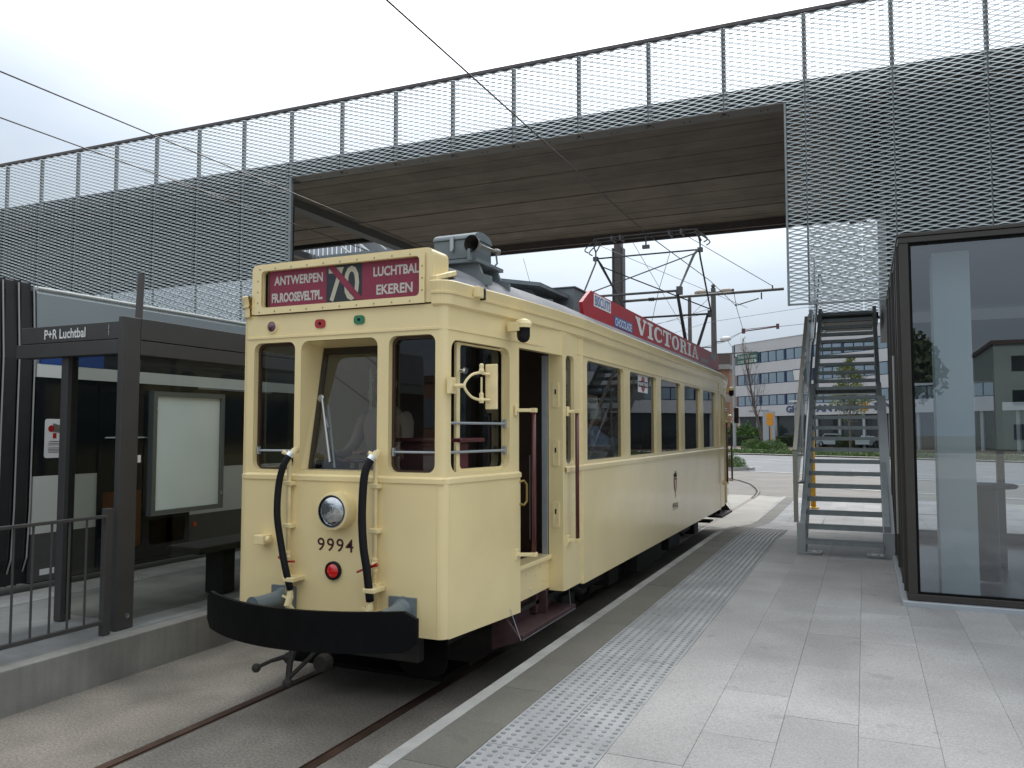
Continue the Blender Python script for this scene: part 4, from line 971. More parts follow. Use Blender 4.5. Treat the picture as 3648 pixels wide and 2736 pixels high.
def slab_mesh(w_, l_, m_, key, th=0.03):
    k = (round(w_, 3), round(l_, 3), key)
    if k not in _slabs:
        g = 0.0006; b = 0.0010; mb = MB()
        x1, y1 = w_ / 2 - g, l_ / 2 - g
        vs = [(-x1, -y1, -th), (x1, -y1, -th), (x1, y1, -th), (-x1, y1, -th), (-x1, -y1, -b), (x1, -y1, -b), (x1, y1, -b), (-x1, y1, -b),
              (-x1 + b, -y1 + b, 0), (x1 - b, -y1 + b, 0), (x1 - b, y1 - b, 0), (-x1 + b, y1 - b, 0)]
        mb.add(vs, [(0, 1, 5, 4), (1, 2, 6, 5), (2, 3, 7, 6), (3, 0, 4, 7), (4, 5, 9, 8), (5, 6, 10, 9), (6, 7, 11, 10), (7, 4, 8, 11), (8, 9, 10, 11)])
        _slabs[k] = mb.mesh('slab', m_)
    return _slabs[k]
def lay(name, x0, x1, y0, y1, me, parent, zf=zp, rx=True, dz=0.0):
    za, zb_ = zf(y0), zf(y1)
    o = share(name, me, parent, ((x0 + x1) / 2, (y0 + y1) / 2, (za + zb_) / 2 + dz + random.uniform(-0.0012, 0.0012)), (math.atan2(zb_ - za, y1 - y0) if rx else 0, random.uniform(-0.0015, 0.0015), 0))
    return o
def column(name, x0, x1, y0, y1, m_, key, lens_, parent, zf=zp, start=None, th=0.03):
    y = y0 if start is None else start
    while y < y1:
        l_ = random.choice(lens_); l_ = min(l_, y1 - y)
        if l_ < 0.12: break
        lay(name, x0, x1, y, y + l_, slab_mesh(x1 - x0, l_, m_, key, th), parent, zf)
        y += l_
random.seed(4)
column('kerb_stone', -2.157, -2.072, Y0p, 24, kerb_m, 'kerb', [1.0], platform, start=1.28, th=0.25)
column('dark_slab', -2.070, -1.786, Y0p, 23.9, granite_dark, 'dark', [0.58, 0.6, 0.62], platform, start=1.57)
random.seed(21)
nx = int((3.0 + 1.195) / 0.375)
for i in range(nx + 1):
    x0 = -1.192 + i * 0.3755 if i else -1.192
    x1 = x0 + 0.3755
    near = x0 < 3.0
    column('paving_slab', x0, x1, 1.5, 23.9, granite, 'g', [0.75, 0.9, 1.05, 1.12, 1.2] if x0 > -0.9 else [1.8, 2.2, 2.6], platform, start=1.1 + random.random() * 0.8)
# tactile tiles with raised domes; ribbed further along
def tact_mesh(w_, l_):
    mb = MB(); g = 0.002; mb.box(-w_ / 2 + g, w_ / 2 - g, -l_ / 2 + g, l_ / 2 - g, -0.03, 0.0)
    nx_, ny_ = 5, int(round(l_ / 0.0575))
    for i in range(nx_):
        for j in range(ny_):
            cx_ = -w_ / 2 + w_ * (i + 0.5) / nx_; cy_ = -l_ / 2 + l_ * (j + 0.5) / ny_; n = 8
            vs = []
            for r_, z_ in ((0.0155, 0.0), (0.0105, 0.0048)):
                vs += [(cx_ + r_ * math.cos(2 * math.pi * k / n), cy_ + r_ * math.sin(2 * math.pi * k / n), z_) for k in range(n)]
            mb.add(vs, [(k, (k + 1) % n, n + (k + 1) % n, n + k) for k in range(n)] + [tuple(range(n, 2 * n))], 1)
    return mb.mesh('tactile_tile', [tactile, tact_dome])
tm = tact_mesh(0.297, 0.8625)
y = 1.13
while y < 14.0:
    for x0, o_ in ((-1.785, 0.0), (-1.489, 0.0)):
        lay('tactile_tile', x0, x0 + 0.297, y + o_, y + o_ + 0.8625, tm, platform)
    y += 0.8625
def rib_mesh(w_, l_):
    mb = MB(); g = 0.002; mb.box(-w_ / 2 + g, w_ / 2 - g, -l_ / 2 + g, l_ / 2 - g, -0.03, 0.0)
    for i in range(5):
        cx_ = -w_ / 2 + w_ * (i + 0.5) / 5
        mb.add([(cx_ - 0.016, -l_ / 2 + 0.01, 0), (cx_ - 0.009, -l_ / 2 + 0.01, 0.0035), (cx_ + 0.009, -l_ / 2 + 0.01, 0.0035), (cx_ + 0.016, -l_ / 2 + 0.01, 0),
                (cx_ - 0.016, l_ / 2 - 0.01, 0), (cx_ - 0.009, l_ / 2 - 0.01, 0.0035), (cx_ + 0.009, l_ / 2 - 0.01, 0.0035), (cx_ + 0.016, l_ / 2 - 0.01, 0)], [(0, 1, 5, 4), (1, 2, 6, 5), (2, 3, 7, 6), (0, 3, 2, 1), (4, 5, 6, 7)], 0)
    return mb.mesh('ribbed_tile', [tactile, tact_dome])
rm = rib_mesh(0.297, 0.8625)
while y < 23.4:
    for x0 in (-1.785, -1.489):
        lay('ribbed_tile', x0, x0 + 0.297, y, y + 0.8625, rm, platform)
    y += 0.8625

# ================================================================== left platform
lc = MB().box(-7.58, -5.215, -14, 24, -0.05, 0.262)
lplat = structure('platform', lc, concrete); WL[lplat.name] = Vector((0, 0, 0))
flat = lambda y: 0.30
random.seed(5)
for y0 in range(-3, 24, 3):
    seg = MB().box(-5.36, -5.212, y0 + 0.35 + 0.006, y0 + 3.35 - 0.006, -0.05, 0.302)
    part('edge_wall', seg, concrete, lplat, bevel=0.008)
for i, (x0, x1) in enumerate(((-5.70, -5.365), (-6.05, -5.70), (-6.40, -6.05), (-6.75, -6.40), (-7.05, -6.75))):
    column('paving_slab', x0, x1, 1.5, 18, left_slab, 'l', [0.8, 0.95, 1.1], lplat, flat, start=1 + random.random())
column('kerb_stone', -7.585, -7.40, 1.5, 18, kerb_m, 'lk', [1.0], lplat, flat)
y = 2.0
while y < 16:
    lay('ribbed_tile', -7.40, -7.103, y, y + 0.8625, rm, lplat, flat); y += 0.8625
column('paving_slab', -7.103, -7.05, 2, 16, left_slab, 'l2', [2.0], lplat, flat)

# ================================================================== bridge
bridge = thing('footbridge', 'grey footbridge clad in expanded metal mesh spanning over the cream tram', 'bridge', (-4.5, 15.8, 0))
YB = 12.30
def xmesh(w_, h_, nx_=5, seg=8):
    """expanded metal: wavy strands that meet at the nodes; local x 0..w, z 0..h, y = 0"""
    mb = MB(); lw = w_ / nx_; sw = 0.0735; n = int(h_ / (sw / 2)); A = 0.0076
    prof = [(0.0, 1.0), (0.08, 0.86), (0.25, 0.0), (0.42, -0.86), (0.5, -1.0), (0.58, -0.86), (0.75, 0.0), (0.92, 0.86)]
    for k in range(n):
        zk = (k + 0.5) * sw / 2; sg = 1 if k % 2 else -1
        pts = []
        for c in range(nx_):
            for t, a in prof: pts.append(((c + t) * lw, zk + sg * a * A))
        pts.append((w_, zk + sg * A))
        b = len(mb.v); d1 = (0.0100, 0.0112); th = (0.0014, -0.0012)
        for x, z in pts:
            yo = -0.0100 * (z - zk) / A
            for sy, sz in ((-1, -1), (1, -1), (1, 1), (-1, 1)):
                mb.v.append((x, yo + d1[0] * sy + th[0] * sz, z + d1[1] * sy + th[1] * sz))
        m_ = len(pts)
        for i in range(m_ - 1):
            for q in range(4):
                q2 = (q + 1) % 4
                mb.f.append([b + 4 * i + q, b + 4 * (i + 1) + q, b + 4 * (i + 1) + q2, b + 4 * i + q2]); mb.mi.append(0)
    return mb
pitch = 1.181; XP0 = 1.667
posts = [XP0 - i * pitch for i in range(-3, 26)]       # post positions, right to left
ZT = 8.15
m_top = xmesh(pitch - 0.02, ZT - 6.80).mesh('mesh_panel', galv_mesh)
m_topR = m_top
m_low = xmesh(pitch - 0.02, 3.03).mesh('mesh_panel', galv_mesh)       # lower hung panels
def yb(x): return YB + 0.016 * (x + 4.5)
for i, px in enumerate(posts):
    if i + 1 < len(posts):
        xl = posts[i + 1]
        share('mesh_panel', m_top, bridge, (xl + 0.01, yb(xl), 6.80), (0, 0, 0.016))
    pz0 = 6.78
    part('railing_post', MB().box(px - 0.03, px + 0.03, yb(px) + 0.035, yb(px) + 0.095, pz0, 8.13), post_grey, bridge)
# lower screens
for i, px in enumerate(posts[:-1]):
    xl = posts[i + 1]; xr = px
    if xl < -10.2 + 0.5 and xr < -9.9 or xl > -1.0:
        share('mesh_panel', m_low, bridge, (xl + 0.01, yb(xl), 3.778), (0, 0, 0.016))
        part('screen_post', MB().box(xl - 0.012, xl + 0.012, yb(xl) + 0.03, yb(xl) + 0.07, 3.76, 6.8), galv, bridge)
# narrow panel beside the opening on the right, from the jamb to the first full panel
xj = -0.97; xfull = min(p for p in posts if p > -1.0)
wn = xfull - xj
if wn > 0.15:
    share('mesh_panel', xmesh(wn - 0.02, 3.03, max(1, round(wn / 0.232))).mesh('mesh_panel', galv_mesh), bridge, (xj + 0.01, yb(xj), 3.778), (0, 0, 0.016))
xjl = -10.11; xfl = max(p for p in posts if p < -10.15)
if xjl - xfl > 0.15:
    share('mesh_panel', xmesh(xjl - xfl - 0.02, 3.03, max(1, round((xjl - xfl) / 0.232))).mesh('mesh_panel', galv_mesh), bridge, (xfl + 0.01, yb(xfl), 3.778), (0, 0, 0.016))
part('screen_edge', MB().box(-0.995, -0.965, YB + 0.03, YB + 0.09, 3.73, 6.78), galv, bridge)
part('screen_edge', MB().box(-10.125, -10.065, YB - 0.11, YB - 0.05, 3.73, 6.78), galv, bridge)
part('screen_edge', MB().box(-0.995, 5.0, YB + 0.05, YB + 0.09, 3.725, 3.75), galv, bridge)
part('screen_edge', MB().box(-28, -10.07, YB - 0.12, YB - 0.08, 3.725, 3.75), galv, bridge)
tr_ = MB().bar((-28, yb(-28) + 0.06, 8.175), (5.3, yb(5.3) + 0.06, 8.175), 0.10, 0.05)
part('top_rail', tr_, brown_rail, bridge)
part('edge_beam', MB().bar((-28, yb(-28) + 0.22, 6.99), (5.3, yb(5.3) + 0.22, 6.99), 0.06, 0.38), mat('edge_beam_grey', (0.085, 0.09, 0.095), 0.5, var=0.1), bridge)
lipp = MB().bar((-10.07, yb(-10) + 0.12, 6.787), (-0.98, yb(-1) + 0.12, 6.787), 0.30, 0.014)
part('edge_lip', lipp, mat('edge_lip_grey', (0.16, 0.15, 0.135), 0.6, var=0.1), bridge)
bt = MB()
for i in range(16):
    x_ = -9.6 + i * 0.59; bt.lathe([(0.012, 0), (0.012, 0.01)], (x_, yb(x_) + 0.14, 6.78), (0, 0, -1), 6); bt.lathe([(0.012, 0), (0.012, 0.01)], (x_ + 0.1, yb(x_) + 0.14, 6.78), (0, 0, -1), 6)
part('bolt', bt, dark_steel, bridge, kind='stuff')
# soffit boards running along the bridge, plank widths uneven
random.seed(8)
y = YB + 0.28; k = 0
while y < 19.0:
    w_ = random.choice([0.30, 0.36, 0.42, 0.5]); dz = random.uniform(-0.010, 0.010)
    if y < 16.7: part('soffit_board', MB().box(-28.5, 5.3, y, y + w_ - 0.014, 6.80 + dz, 6.86), concrete_under, bridge)
    else:
        part('soffit_board', MB().box(-28.5, -14.7, y, y + w_ - 0.014, 6.80 + dz, 6.86), concrete_under, bridge); part('soffit_board', MB().box(-11.1, 5.3, y, y + w_ - 0.014, 6.80 + dz, 6.86), concrete_under, bridge)
    y += w_
part('stair_opening_edge', MB().box(-14.7, -11.1, 17.0, 17.12, 6.72, 7.05), dark_steel, bridge)
part('deck_slab', MB().box(-28.5, 5.3, YB + 0.26, 17.0, 6.862, 7.05).box(-28.5, -14.7, 17.0, 19.3, 6.862, 7.05).box(-11.1, 5.3, 17.0, 19.3, 6.862, 7.05), dark_steel, bridge)
fb_ = MB().box(-28.5, 5.3, 19.02, 19.08, 6.62, 6.86).box(-28.5, 5.3, 19.3, 19.36, 6.60, 7.1).box(-28.5, 5.3, 19.08, 19.3, 6.72, 6.76)
part('far_edge_beam', fb_, mat('far_beam_brown', (0.085, 0.07, 0.07), 0.6, var=0.15), bridge)
part('cross_beam', MB().box(-11.2, -10.92, YB + 0.5, 19.0, 6.62, 6.80), mat('cross_beam_grey', (0.085, 0.085, 0.08), 0.6), bridge)
part('cross_beam', MB().box(-0.2, 0.15, YB + 0.3, 19.0, 6.45, 6.80), dark_steel, bridge)
# strip light slots along the far edge
for i in range(9):
    part('edge_slot', MB().box(-8.6 + i * 0.42, -8.38 + i * 0.42, 19.362, 19.372, 6.64, 6.67), white_pt, bridge)
# far side: mesh, posts
m_far = xmesh(pitch - 0.02, 2.3).mesh('mesh_panel', galv_mesh)
for i in range(-1, 5):
    x0 = -1.62 + i * pitch * 1.0
    if x0 > -2.0 and x0 < 5: share('mesh_panel', m_far, bridge, (x0 + 0.5, 19.45, 4.42), (0, 0, 0))
part('screen_edge', MB().box(-1.13, 4, 19.42, 19.48, 4.37, 4.42), dark_steel, bridge)
for i in range(13):
    x0 = -11.2 - i * pitch
    share('mesh_panel', m_far, bridge, (x0 - pitch, 19.45, 4.42), (0, 0, 0))
part('railing_post', MB().box(-10.0, -9.96, 19.4, 19.46, 6.9, 8.1), post_grey, bridge)
part('wall_and_shade_backing', MB().box(0.36, 5.3, 12.75, 19.0, 3.78, 6.79), dark_clad, bridge)
part('wall_and_shade_backing', MB().box(-28.0, -10.97, 13.2, 13.4, 5.28, 6.79), dark_clad, bridge)  # added dark sheet, stands in for the shade behind the left mesh
part('wall_and_shade_backing', MB().box(-28.0, -19.0, 13.6, 18.9, 0.3, 5.27), dark_clad, bridge)

# ================================================================== staircase
st = thing('staircase', 'galvanised open-riser steel staircase rising beside the glass pavilion', 'staircase', (-0.26, 10.9, 0.31))
XLs, XRs = -0.825, 0.30
def tread_pos(n):
    if n <= 13: return 10.80 + 0.238 * n, 0.50 + 0.1605 * n
    return 10.80 + 0.238 * n + 0.45, 0.50 + 0.1605 * n
NT = 24
trm = MB(); xa, xb_ = XLs + 0.11, XRs - 0.115
trm.box(xa, xb_, -0.010, 0.0, -0.048, 0.0)              # nosing plate
trm.box(xa, xb_, 0.235, 0.243, -0.045, -0.003)
trm.box(xa, xa + 0.008, 0.0, 0.235, -0.045, -0.003); trm.box(xb_ - 0.008, xb_, 0.0, 0.235, -0.045, -0.003)
nb_ = 44
for i in range(nb_):                                     # serrated grating bars
    x_ = xa + (xb_ - xa) * (i + 0.5) / nb_
    trm.box(x_ - 0.004, x_ + 0.004, 0.0, 0.235, -0.030, 0.006)
for j in range(4): trm.box(xa, xb_, 0.03 + j * 0.055, 0.034 + j * 0.055, -0.012, 0.001)
tme = trm.mesh('tread', galv)
for n in range(NT):
    y_, z_ = tread_pos(n)
    if n == 13 or n == 23:
        pass
    share('tread', tme, st, (0, y_, z_))
part('landing', MB().box(xa, xb_, tread_pos(13)[0] + 0.25, tread_pos(14)[0] - 0.01, tread_pos(13)[1] - 0.10, tread_pos(13)[1] - 0.005), galv, st)
ytop, ztop_ = tread_pos(NT - 1)
part('landing', MB().box(XLs, XRs, ytop + 0.25, 19.0, ztop_ - 0.12, ztop_ + 0.0), dark_steel, st)
def stringer(x0, x1):
    y13, z13 = tread_pos(13); y14, z14 = tread_pos(14); yT, zT = tread_pos(NT - 1)
    pts = [(10.91, 0.325), (10.91, 0.70), (y13 + 0.05, z13 + 0.06), (y14 - 0.05, z13 + 0.08), (yT + 0.1, zT + 0.1), (19.0, zT + 0.1), (19.0, zT - 0.15), (yT + 0.3, zT - 0.15), (y14 + 0.1, z13 - 0.14), (y13 + 0.25, z13 - 0.16), (11.20, 0.325)]
    return MB().plate(pts, [], MAT3((x0, 0, 0), (0, 1, 0), (0, 0, 1), (1, 0, 0)), x1 - x0)
mat('stringer_grey', (0.33, 0.355, 0.365), 0.5, metal=0.2, var=0.06, vscale=3)
part('stringer', stringer(XLs + 0.045, XLs + 0.10), galv, st, bevel=0.004)
part('base_block', MB().box(XLs, XLs + 0.108, 10.905, 11.12, 0.336, 0.70), MATS['stringer_grey'], st, bevel=0.005)
part('side_cover', MB().plate([(10.905, 0.336), (10.905, 0.62), (13.45, 2.42), (13.45, 2.1), (11.2, 0.336)], [], MAT3((XRs - 0.115, 0, 0), (0, 1, 0), (0, 0, 1), (1, 0, 0)), 0.118), MATS['stringer_grey'], st, bevel=0.005)
part('stringer', stringer(XRs - 0.105, XRs - 0.045), galv, st, bevel=0.004)
for x0, x1 in ((XLs, XLs + 0.29), (XRs - 0.30, XRs)):
    bp_ = part('base_plate', MB().box(x0, x1, 10.90, 11.12, 0.311, 0.335), MATS['stringer_grey'], st, bevel=0.004)
    for i in range(2):
        xo = (x0 + 0.16 + i * 0.09) if x0 < -0.5 else (x0 + 0.03 + i * 0.09)
        part('anchor_bolt', MB().lathe([(0.018, 0), (0.018, 0.014), (0.009, 0.015), (0.009, 0.05)], (xo, 10.98, 0.335), n=6), chrome, bp_)
# glass balustrade on the left
y13, z13 = tread_pos(13); y14, z14 = tread_pos(14); yT, zT = tread_pos(NT - 1)
gx = XLs - 0.01
gp = [(11.0, 0.66), (y13, z13 + 0.0), (y14, z14), (yT, zT), (18.2, zT), (18.2, zT + 1.05), (yT, zT + 1.1), (y14, z14 + 1.15), (y13, z13 + 1.15), (11.0, 1.62)]
bgl = part('glass_balustrade', MB().add([(gx, a, b) for a, b in gp], [tuple(range(len(gp)))]), bal_glass, st)
part('balustrade_edge', MB().box(gx - 0.028, gx + 0.028, 10.975, 11.0, 0.70, 1.62).bar((gx, 10.99, 1.62), (gx, y13, z13 + 1.16), 0.05, 0.03), mat('brushed_edge_profile', (0.30, 0.285, 0.24), 0.4, metal=0.5), bgl)
for a, b in (((y13, z13), (y13, z13 + 1.1)), ((14.3, z13 + .1), (14.3, z13 + 1.2)), ((yT, zT), (yT, zT + 1.1)), ((12.5, 1.5), (12.5, 2.6))):
    part('glass_joint', MB().box(gx - 0.012, gx + 0.012, a[0] - 0.012, a[0] + 0.012, a[1], b[1]), steel, bgl)
hxx = XLs + 0.07
def hz(y):  # handrail height over the pitch line
    n = (y - 10.8) / 0.238
    return 0.50 + 0.1605 * min(n, 14) + (0.0 if y < 14.6 else 0.1605 * (y - 14.6) / 0.238) + 0.72
hp = [(hxx - 0.13, 11.25, 1.20), (hxx, 11.25, 1.20)]
part('handrail', MB().tube(hp, 0.021, 12), steel, st, smooth=True)
part('handrail', MB().tube([(hxx, 11.25, 1.20), (hxx, y13 + 0.1, z13 + 0.72), (hxx, y14, z14 + 0.72), (hxx, yT + 0.2, zT + 0.85), (hxx, 18.8, zT + 0.9)], 0.021, 12), steel, st, smooth=True)
for y_ in (11.75, 12.9, 13.6, 14.6, 15.8, 16.9):
    z_ = 1.20 + (y_ - 11.25) * (z13 + 0.72 - 1.20) / (y13 + 0.1 - 11.25) if y_ < 14 else z14 + 0.72 + (y_ - y14) * 0.68
    part('handrail_bracket', MB().tube([(hxx, y_, z_ - 0.02), (gx, y_, z_ - 0.03)], 0.010, 8).lathe([(0.03, 0), (0.03, 0.01)], (gx + 0.01, y_, z_ - 0.03), (1, 0, 0), 12), steel, st)

# ================================================================== glass pavilion
pv = thing('glass_pavilion', 'glass pavilion with dark bronze frames standing under the right end of the bridge', 'pavilion', (3.3, 10.5, 0.31))
XG, YG = 0.33, 8.10
ub = Vector((1, 0.016, 0))
part('plinth', MB().box(XG - 0.055, 8, YG - 0.06, YG + 0.1, 0.16, 0.355).box(XG - 0.055, XG + 0.1, YG + 0.1, 12.7, 0.16, 0.355), mat('plinth_aluminium', (0.40, 0.43, 0.46), 0.45, metal=0.3, var=0.05), pv, bevel=0.006)
fr_ = MB().box(XG - 0.01, 8, YG - 0.008, YG + 0.09, 0.36, 0.415)
part('bottom_rail', fr_, bronze_frame, pv, bevel=0.004)
part('top_rail', MB().box(XG - 0.01, 8, YG - 0.01, YG + 0.12, 3.605, 3.655).box(XG - 0.02, 8, YG - 0.02, YG + 0.14, 3.660, 3.69), bronze_frame, pv, bevel=0.003)
part('corner_mullion', MB().box(XG, XG + 0.075, YG, YG + 0.09, 0.415, 3.605), bronze_frame, pv, bevel=0.003)
gz0, gz1 = 0.415, 3.605
for x0, x1 in ((XG + 0.075, 2.95), (3.03, 5.6), (5.68, 7.9)):
    gl_ = part('glass_pane', MB().add([(x0, YG + 0.04, gz0), (x1, YG + 0.04, gz0), (x1, YG + 0.04, gz1), (x0, YG + 0.04, gz1)], [(0, 1, 2, 3)]), pav_glass, pv)
    part('gasket', MB().plate(rect(x0, x1, gz0, gz1), [rect(x0 + 0.022, x1 - 0.012, gz0 + 0.018, gz1 - 0.022)], MAT3((0, YG + 0.015, 0), (1, 0, 0), (0, 0, 1), (0, 1, 0)), 0.02), black_paint, gl_)
for x_ in (2.95, 5.6): part('mullion', MB().box(x_, x_ + 0.08, YG, YG + 0.1, gz0, gz1), bronze_frame, pv)
part('side_rail', MB().box(XG - 0.01, XG + 0.09, YG + 0.12, 12.7, 0.36, 0.415), bronze_frame, pv)
part('side_rail', MB().box(XG - 0.01, XG + 0.11, YG + 0.12, 12.7, 3.605, 3.661).box(XG - 0.02, XG + 0.12, YG + 0.14, 12.7, 3.660, 3.69), bronze_frame, pv)
ymu = [8.22, 8.62, 9.6, 10.55, 11.5, 12.45]
for a, b in zip(ymu[:-1], ymu[1:]):
    part('mullion', MB().box(XG - 0.03, XG + 0.075, a, a + 0.07, 0.415, 3.605), bronze_frame, pv)
    part('glass_pane', MB().add([(XG + 0.045, a + 0.07, gz0), (XG + 0.045, b, gz0), (XG + 0.045, b, gz1), (XG + 0.045, a + 0.07, gz1)], [(0, 1, 2, 3)]), pav_glass, pv)
part('door_pull', MB().tube([(XG - 0.06, 8.50, 0.9), (XG - 0.06, 8.50, 2.6)], 0.012, 8), steel, pv)
part('roof', MB().box(XG + 0.02, 8, YG + 0.05, 12.7, 3.691, 3.71), dark_steel, pv)
part('ceiling', MB().box(XG + 0.12, 8, YG + 0.13, 12.6, 3.56, 3.60), mat('dark_ceiling', (0.05, 0.052, 0.058), 0.7), pv)
part('floor', MB().box(XG + 0.1, 8, YG + 0.1, 12.6, 0.30, 0.345), interior_floor, pv)
for x_ in (XG, 2.0, 3.6, 5.2, 6.8): part('rear_mullion', MB().box(x_, x_ + 0.1, 12.55, 12.65, 0.345, 3.4), bronze_frame, pv)
part('rear_rail', MB().box(XG, 8, 12.55, 12.65, 2.55, 3.4).box(XG, 8, 12.55, 12.65, 0.345, 0.5), bronze_frame, pv)
part('column', MB().box(0.62, 0.93, 8.45, 8.76, 0.345, 3.56), column_w, pv)
part('column', MB().box(3.9, 4.2, 8.62, 8.93, 0.345, 3.40), column_w, pv)
part('table', MB().lathe([(0.26, 0), (0.28, 0.02), (0.26, 0.04)], (1.12, 9.4, 1.30), n=24).lathe([(0.10, 0), (0.10, 0.93)], (1.12, 9.4, 0.37), n=14), dark_clad, pv)
part('screen', MB().box(1.35, 1.42, 10.4, 10.5, 0.35, 2.6).box(1.42, 2.9, 10.42, 10.46, 2.2, 2.6), dark_clad, pv)

# ================================================================== shelter on the left platform
sh = thing('tram_shelter', 'dark anthracite tram shelter with P+R Luchtbal sign and a blank poster case', 'shelter', (-6.0, 6.0, 0.30))
XSh = -5.42
part('corner_post', MB().box(-5.475, XSh, 4.555, 4.725, 0.305, 2.80), anthracite, sh, bevel=0.004)
part('post', MB().box(-6.19, -6.11, 4.60, 4.70, 0.305, 2.50), anthracite, sh, bevel=0.004)
part('post', MB().box(-5.475, XSh, 8.5, 8.66, 0.305, 2.80), anthracite, sh, bevel=0.004)
part('side_beam', MB().box(-5.48, XSh + 0.002, 4.727, 8.5, 2.625, 2.80), anthracite, sh, bevel=0.003)
part('side_beam', MB().box(-5.478, XSh, 4.727, 8.5, 2.50, 2.618), anthracite, sh, bevel=0.003)
part('sign_board', MB().box(-6.66, -5.478, 4.562, 4.66, 2.622, 2.762), anthracite, sh, bevel=0.003)
part('sign_beam', MB().box(-6.71, -5.478, 4.558, 4.68, 2.500, 2.616), anthracite, sh, bevel=0.003)
part('roof', MB().box(-6.7, -5.48, 4.68, 8.5, 2.60, 2.66), dark_steel, sh)
part('sign_lettering', text_mb('P+R Luchtbal', (-6.36, 4.5605, 2.650), (1, 0, 0), (0, 0, 1), 0.50, 0.083, 0.02), white_pt, sh)
vt = text_mb('DE LIJN  HALTE  1', (-5.585, 4.5605, 2.655), (0, 0, 1), (-1, 0, 0), 0.09, 0.010, 0.02)
part('sign_lettering', vt, white_pt, sh)
part('glass_wall', MB().add([(-5.45, 4.72, 0.36), (-5.45, 6.1, 0.36), (-5.45, 6.1, 2.5), (-5.45, 4.72, 2.5)], [(0, 1, 2, 3)]), shelter_glass, sh)
part('glass_wall', MB().add([(-5.45, 6.115, 0.36), (-5.45, 8.5, 0.36), (-5.45, 8.5, 2.5), (-5.45, 6.115, 2.5)], [(0, 1, 2, 3)]), shelter_glass, sh)
part('glass_wall', MB().add([(-6.11, 4.64, 0.36), (-5.475, 4.64, 0.36), (-5.475, 4.64, 2.5), (-6.11, 4.64, 2.5)], [(0, 1, 2, 3)]), shelter_glass, sh)
part('glass_clamp', MB().box(-5.47, -5.425, 6.06, 6.16, 2.40, 2.44).box(-5.47, -5.425, 6.07, 6.15, 0.36, 0.44).lathe([(0.02, 0), (0.02, 0.02)], (-5.43, 6.1, 1.45), (1, 0, 0), 10), dark_iron, sh)
part('floor_bolt', MB().lathe([(0.021, 0), (0.021, 0.006), (0.013, 0.006), (0.011, 0.002)], (XSh, 4.665, 0.405), (1, 0, 0), 16), steel, sh)
pc = part('poster_case', MB().plate(rect(4.855, 5.66, 1.175, 2.21), [rect(4.90, 5.625, 1.215, 2.17)], MAT3((XSh - 0.0, 0, 0), (0, 1, 0), (0, 0, 1), (-1, 0, 0)), 0.06).mapped(lambda p: p + Vector((0.02, 0, 0))), mat('case_frame', (0.13, 0.15, 0.15), 0.35, metal=0.6), sh, bevel=0.006)
part('poster', MB().box(-5.455, -5.425, 4.90, 5.625, 1.215, 2.17), poster_m, pc)
part('case_lock', MB().box(XSh + 0.018, XSh + 0.026, 4.885, 4.897, 1.30, 1.33).box(XSh + 0.018, XSh + 0.026, 5.63, 5.642, 1.30, 1.33).box(XSh + 0.018, XSh + 0.026, 4.885, 4.897, 2.05, 2.08), steel, pc)
part('bench', MB().box(-6.05, -5.62, 5.62, 7.9, 0.735, 0.80).box(-5.93, -5.70, 6.0, 6.16, 0.305, 0.735).box(-5.93, -5.70, 7.3, 7.46, 0.305, 0.735), mat('bench_dark', (0.03, 0.032, 0.03), 0.5), sh, bevel=0.01)
part('notice_label', MB().box(-5.445, -5.44, 4.745, 4.775, 1.62, 1.68), white_pt, sh)
# railing
ra = thing('platform_railing', 'dark metal bar railing along the edge of the left platform', 'railing', (-5.39, 3.5, 0.30))
part('end_post', MB().box(-5.437, -5.388, 4.42, 4.487, 0.302, 1.275), anthracite, ra, bevel=0.003)
part('end_post', MB().box(-5.437, -5.388, 2.28, 2.35, 0.302, 1.275), anthracite, ra, bevel=0.003)
part('top_rail', MB().box(-5.412, -5.372, 2.3, 4.415, 1.205, 1.228), anthracite, ra, bevel=0.003)
part('bottom_rail', MB().box(-5.41, -5.375, 2.35, 4.41, 0.395, 0.425), anthracite, ra, bevel=0.003)
for i in range(14):
    y_ = 4.258 - 0.1415 * i
    part('baluster', MB().tube([(-5.392, y_, 0.42), (-5.392, y_, 1.21)], 0.0085, 8), anthracite, ra)
part('rail_end_cap', MB().box(-5.408, -5.376, 4.405, 4.419, 1.207, 1.226).box(-5.406, -5.379, 4.395, 4.41, 0.398, 0.422), steel, ra)
ms = thing('slim_mast', 'slim brown-grey mast rising behind the P+R Luchtbal sign', 'mast', (-6.95, 6.0, 0.30))
part('mast_tube', MB().tube([(-7.02, 6.0, 0.3), (-6.90, 6.0, 3.52)], [0.045, 0.035], 12), pole_m, ms)

# ================================================================== the modern tram on the far track
mtram = thing('modern_tram', 'silver and white modern tram stopped behind the dark shelter on the left', 'tram', (-8.8, 9.5, 0))
XM = -7.66
body = [(XM, 0.60), (XM - 0.0, 0.95), (XM + 0.01, 1.4), (XM, 2.42)]
def sidestrip(name, y0, y1, z0, z1, m_, dx=0.0, **k):
    return part(name, MB().box(XM - 0.04, XM + dx, y0, y1, z0, z1), m_, mtram, **k)
roofp = [(XM - 0.02, 2.56), (XM - 0.02, 2.735), (XM + 0.012, 2.74), (XM - 0.02, 3.28), (XM - 0.06, 3.345), (XM - 0.2, 3.37), (-9.9, 3.37), (-9.96, 2.56)]
part('roof_shroud', MB().plate(roofp, [], MAT3((0, 5.42, 0), (1, 0, 0), (0, 0, 1), (0, 1, 0)), 9.6), tram_grey, mtram, smooth=False, bevel=0.01)
part('roof_trim', MB().tube([(XM - 0.03, 5.42, 3.335), (XM - 0.03, 15.0, 3.335)], 0.016, 8), tram_white, mtram)
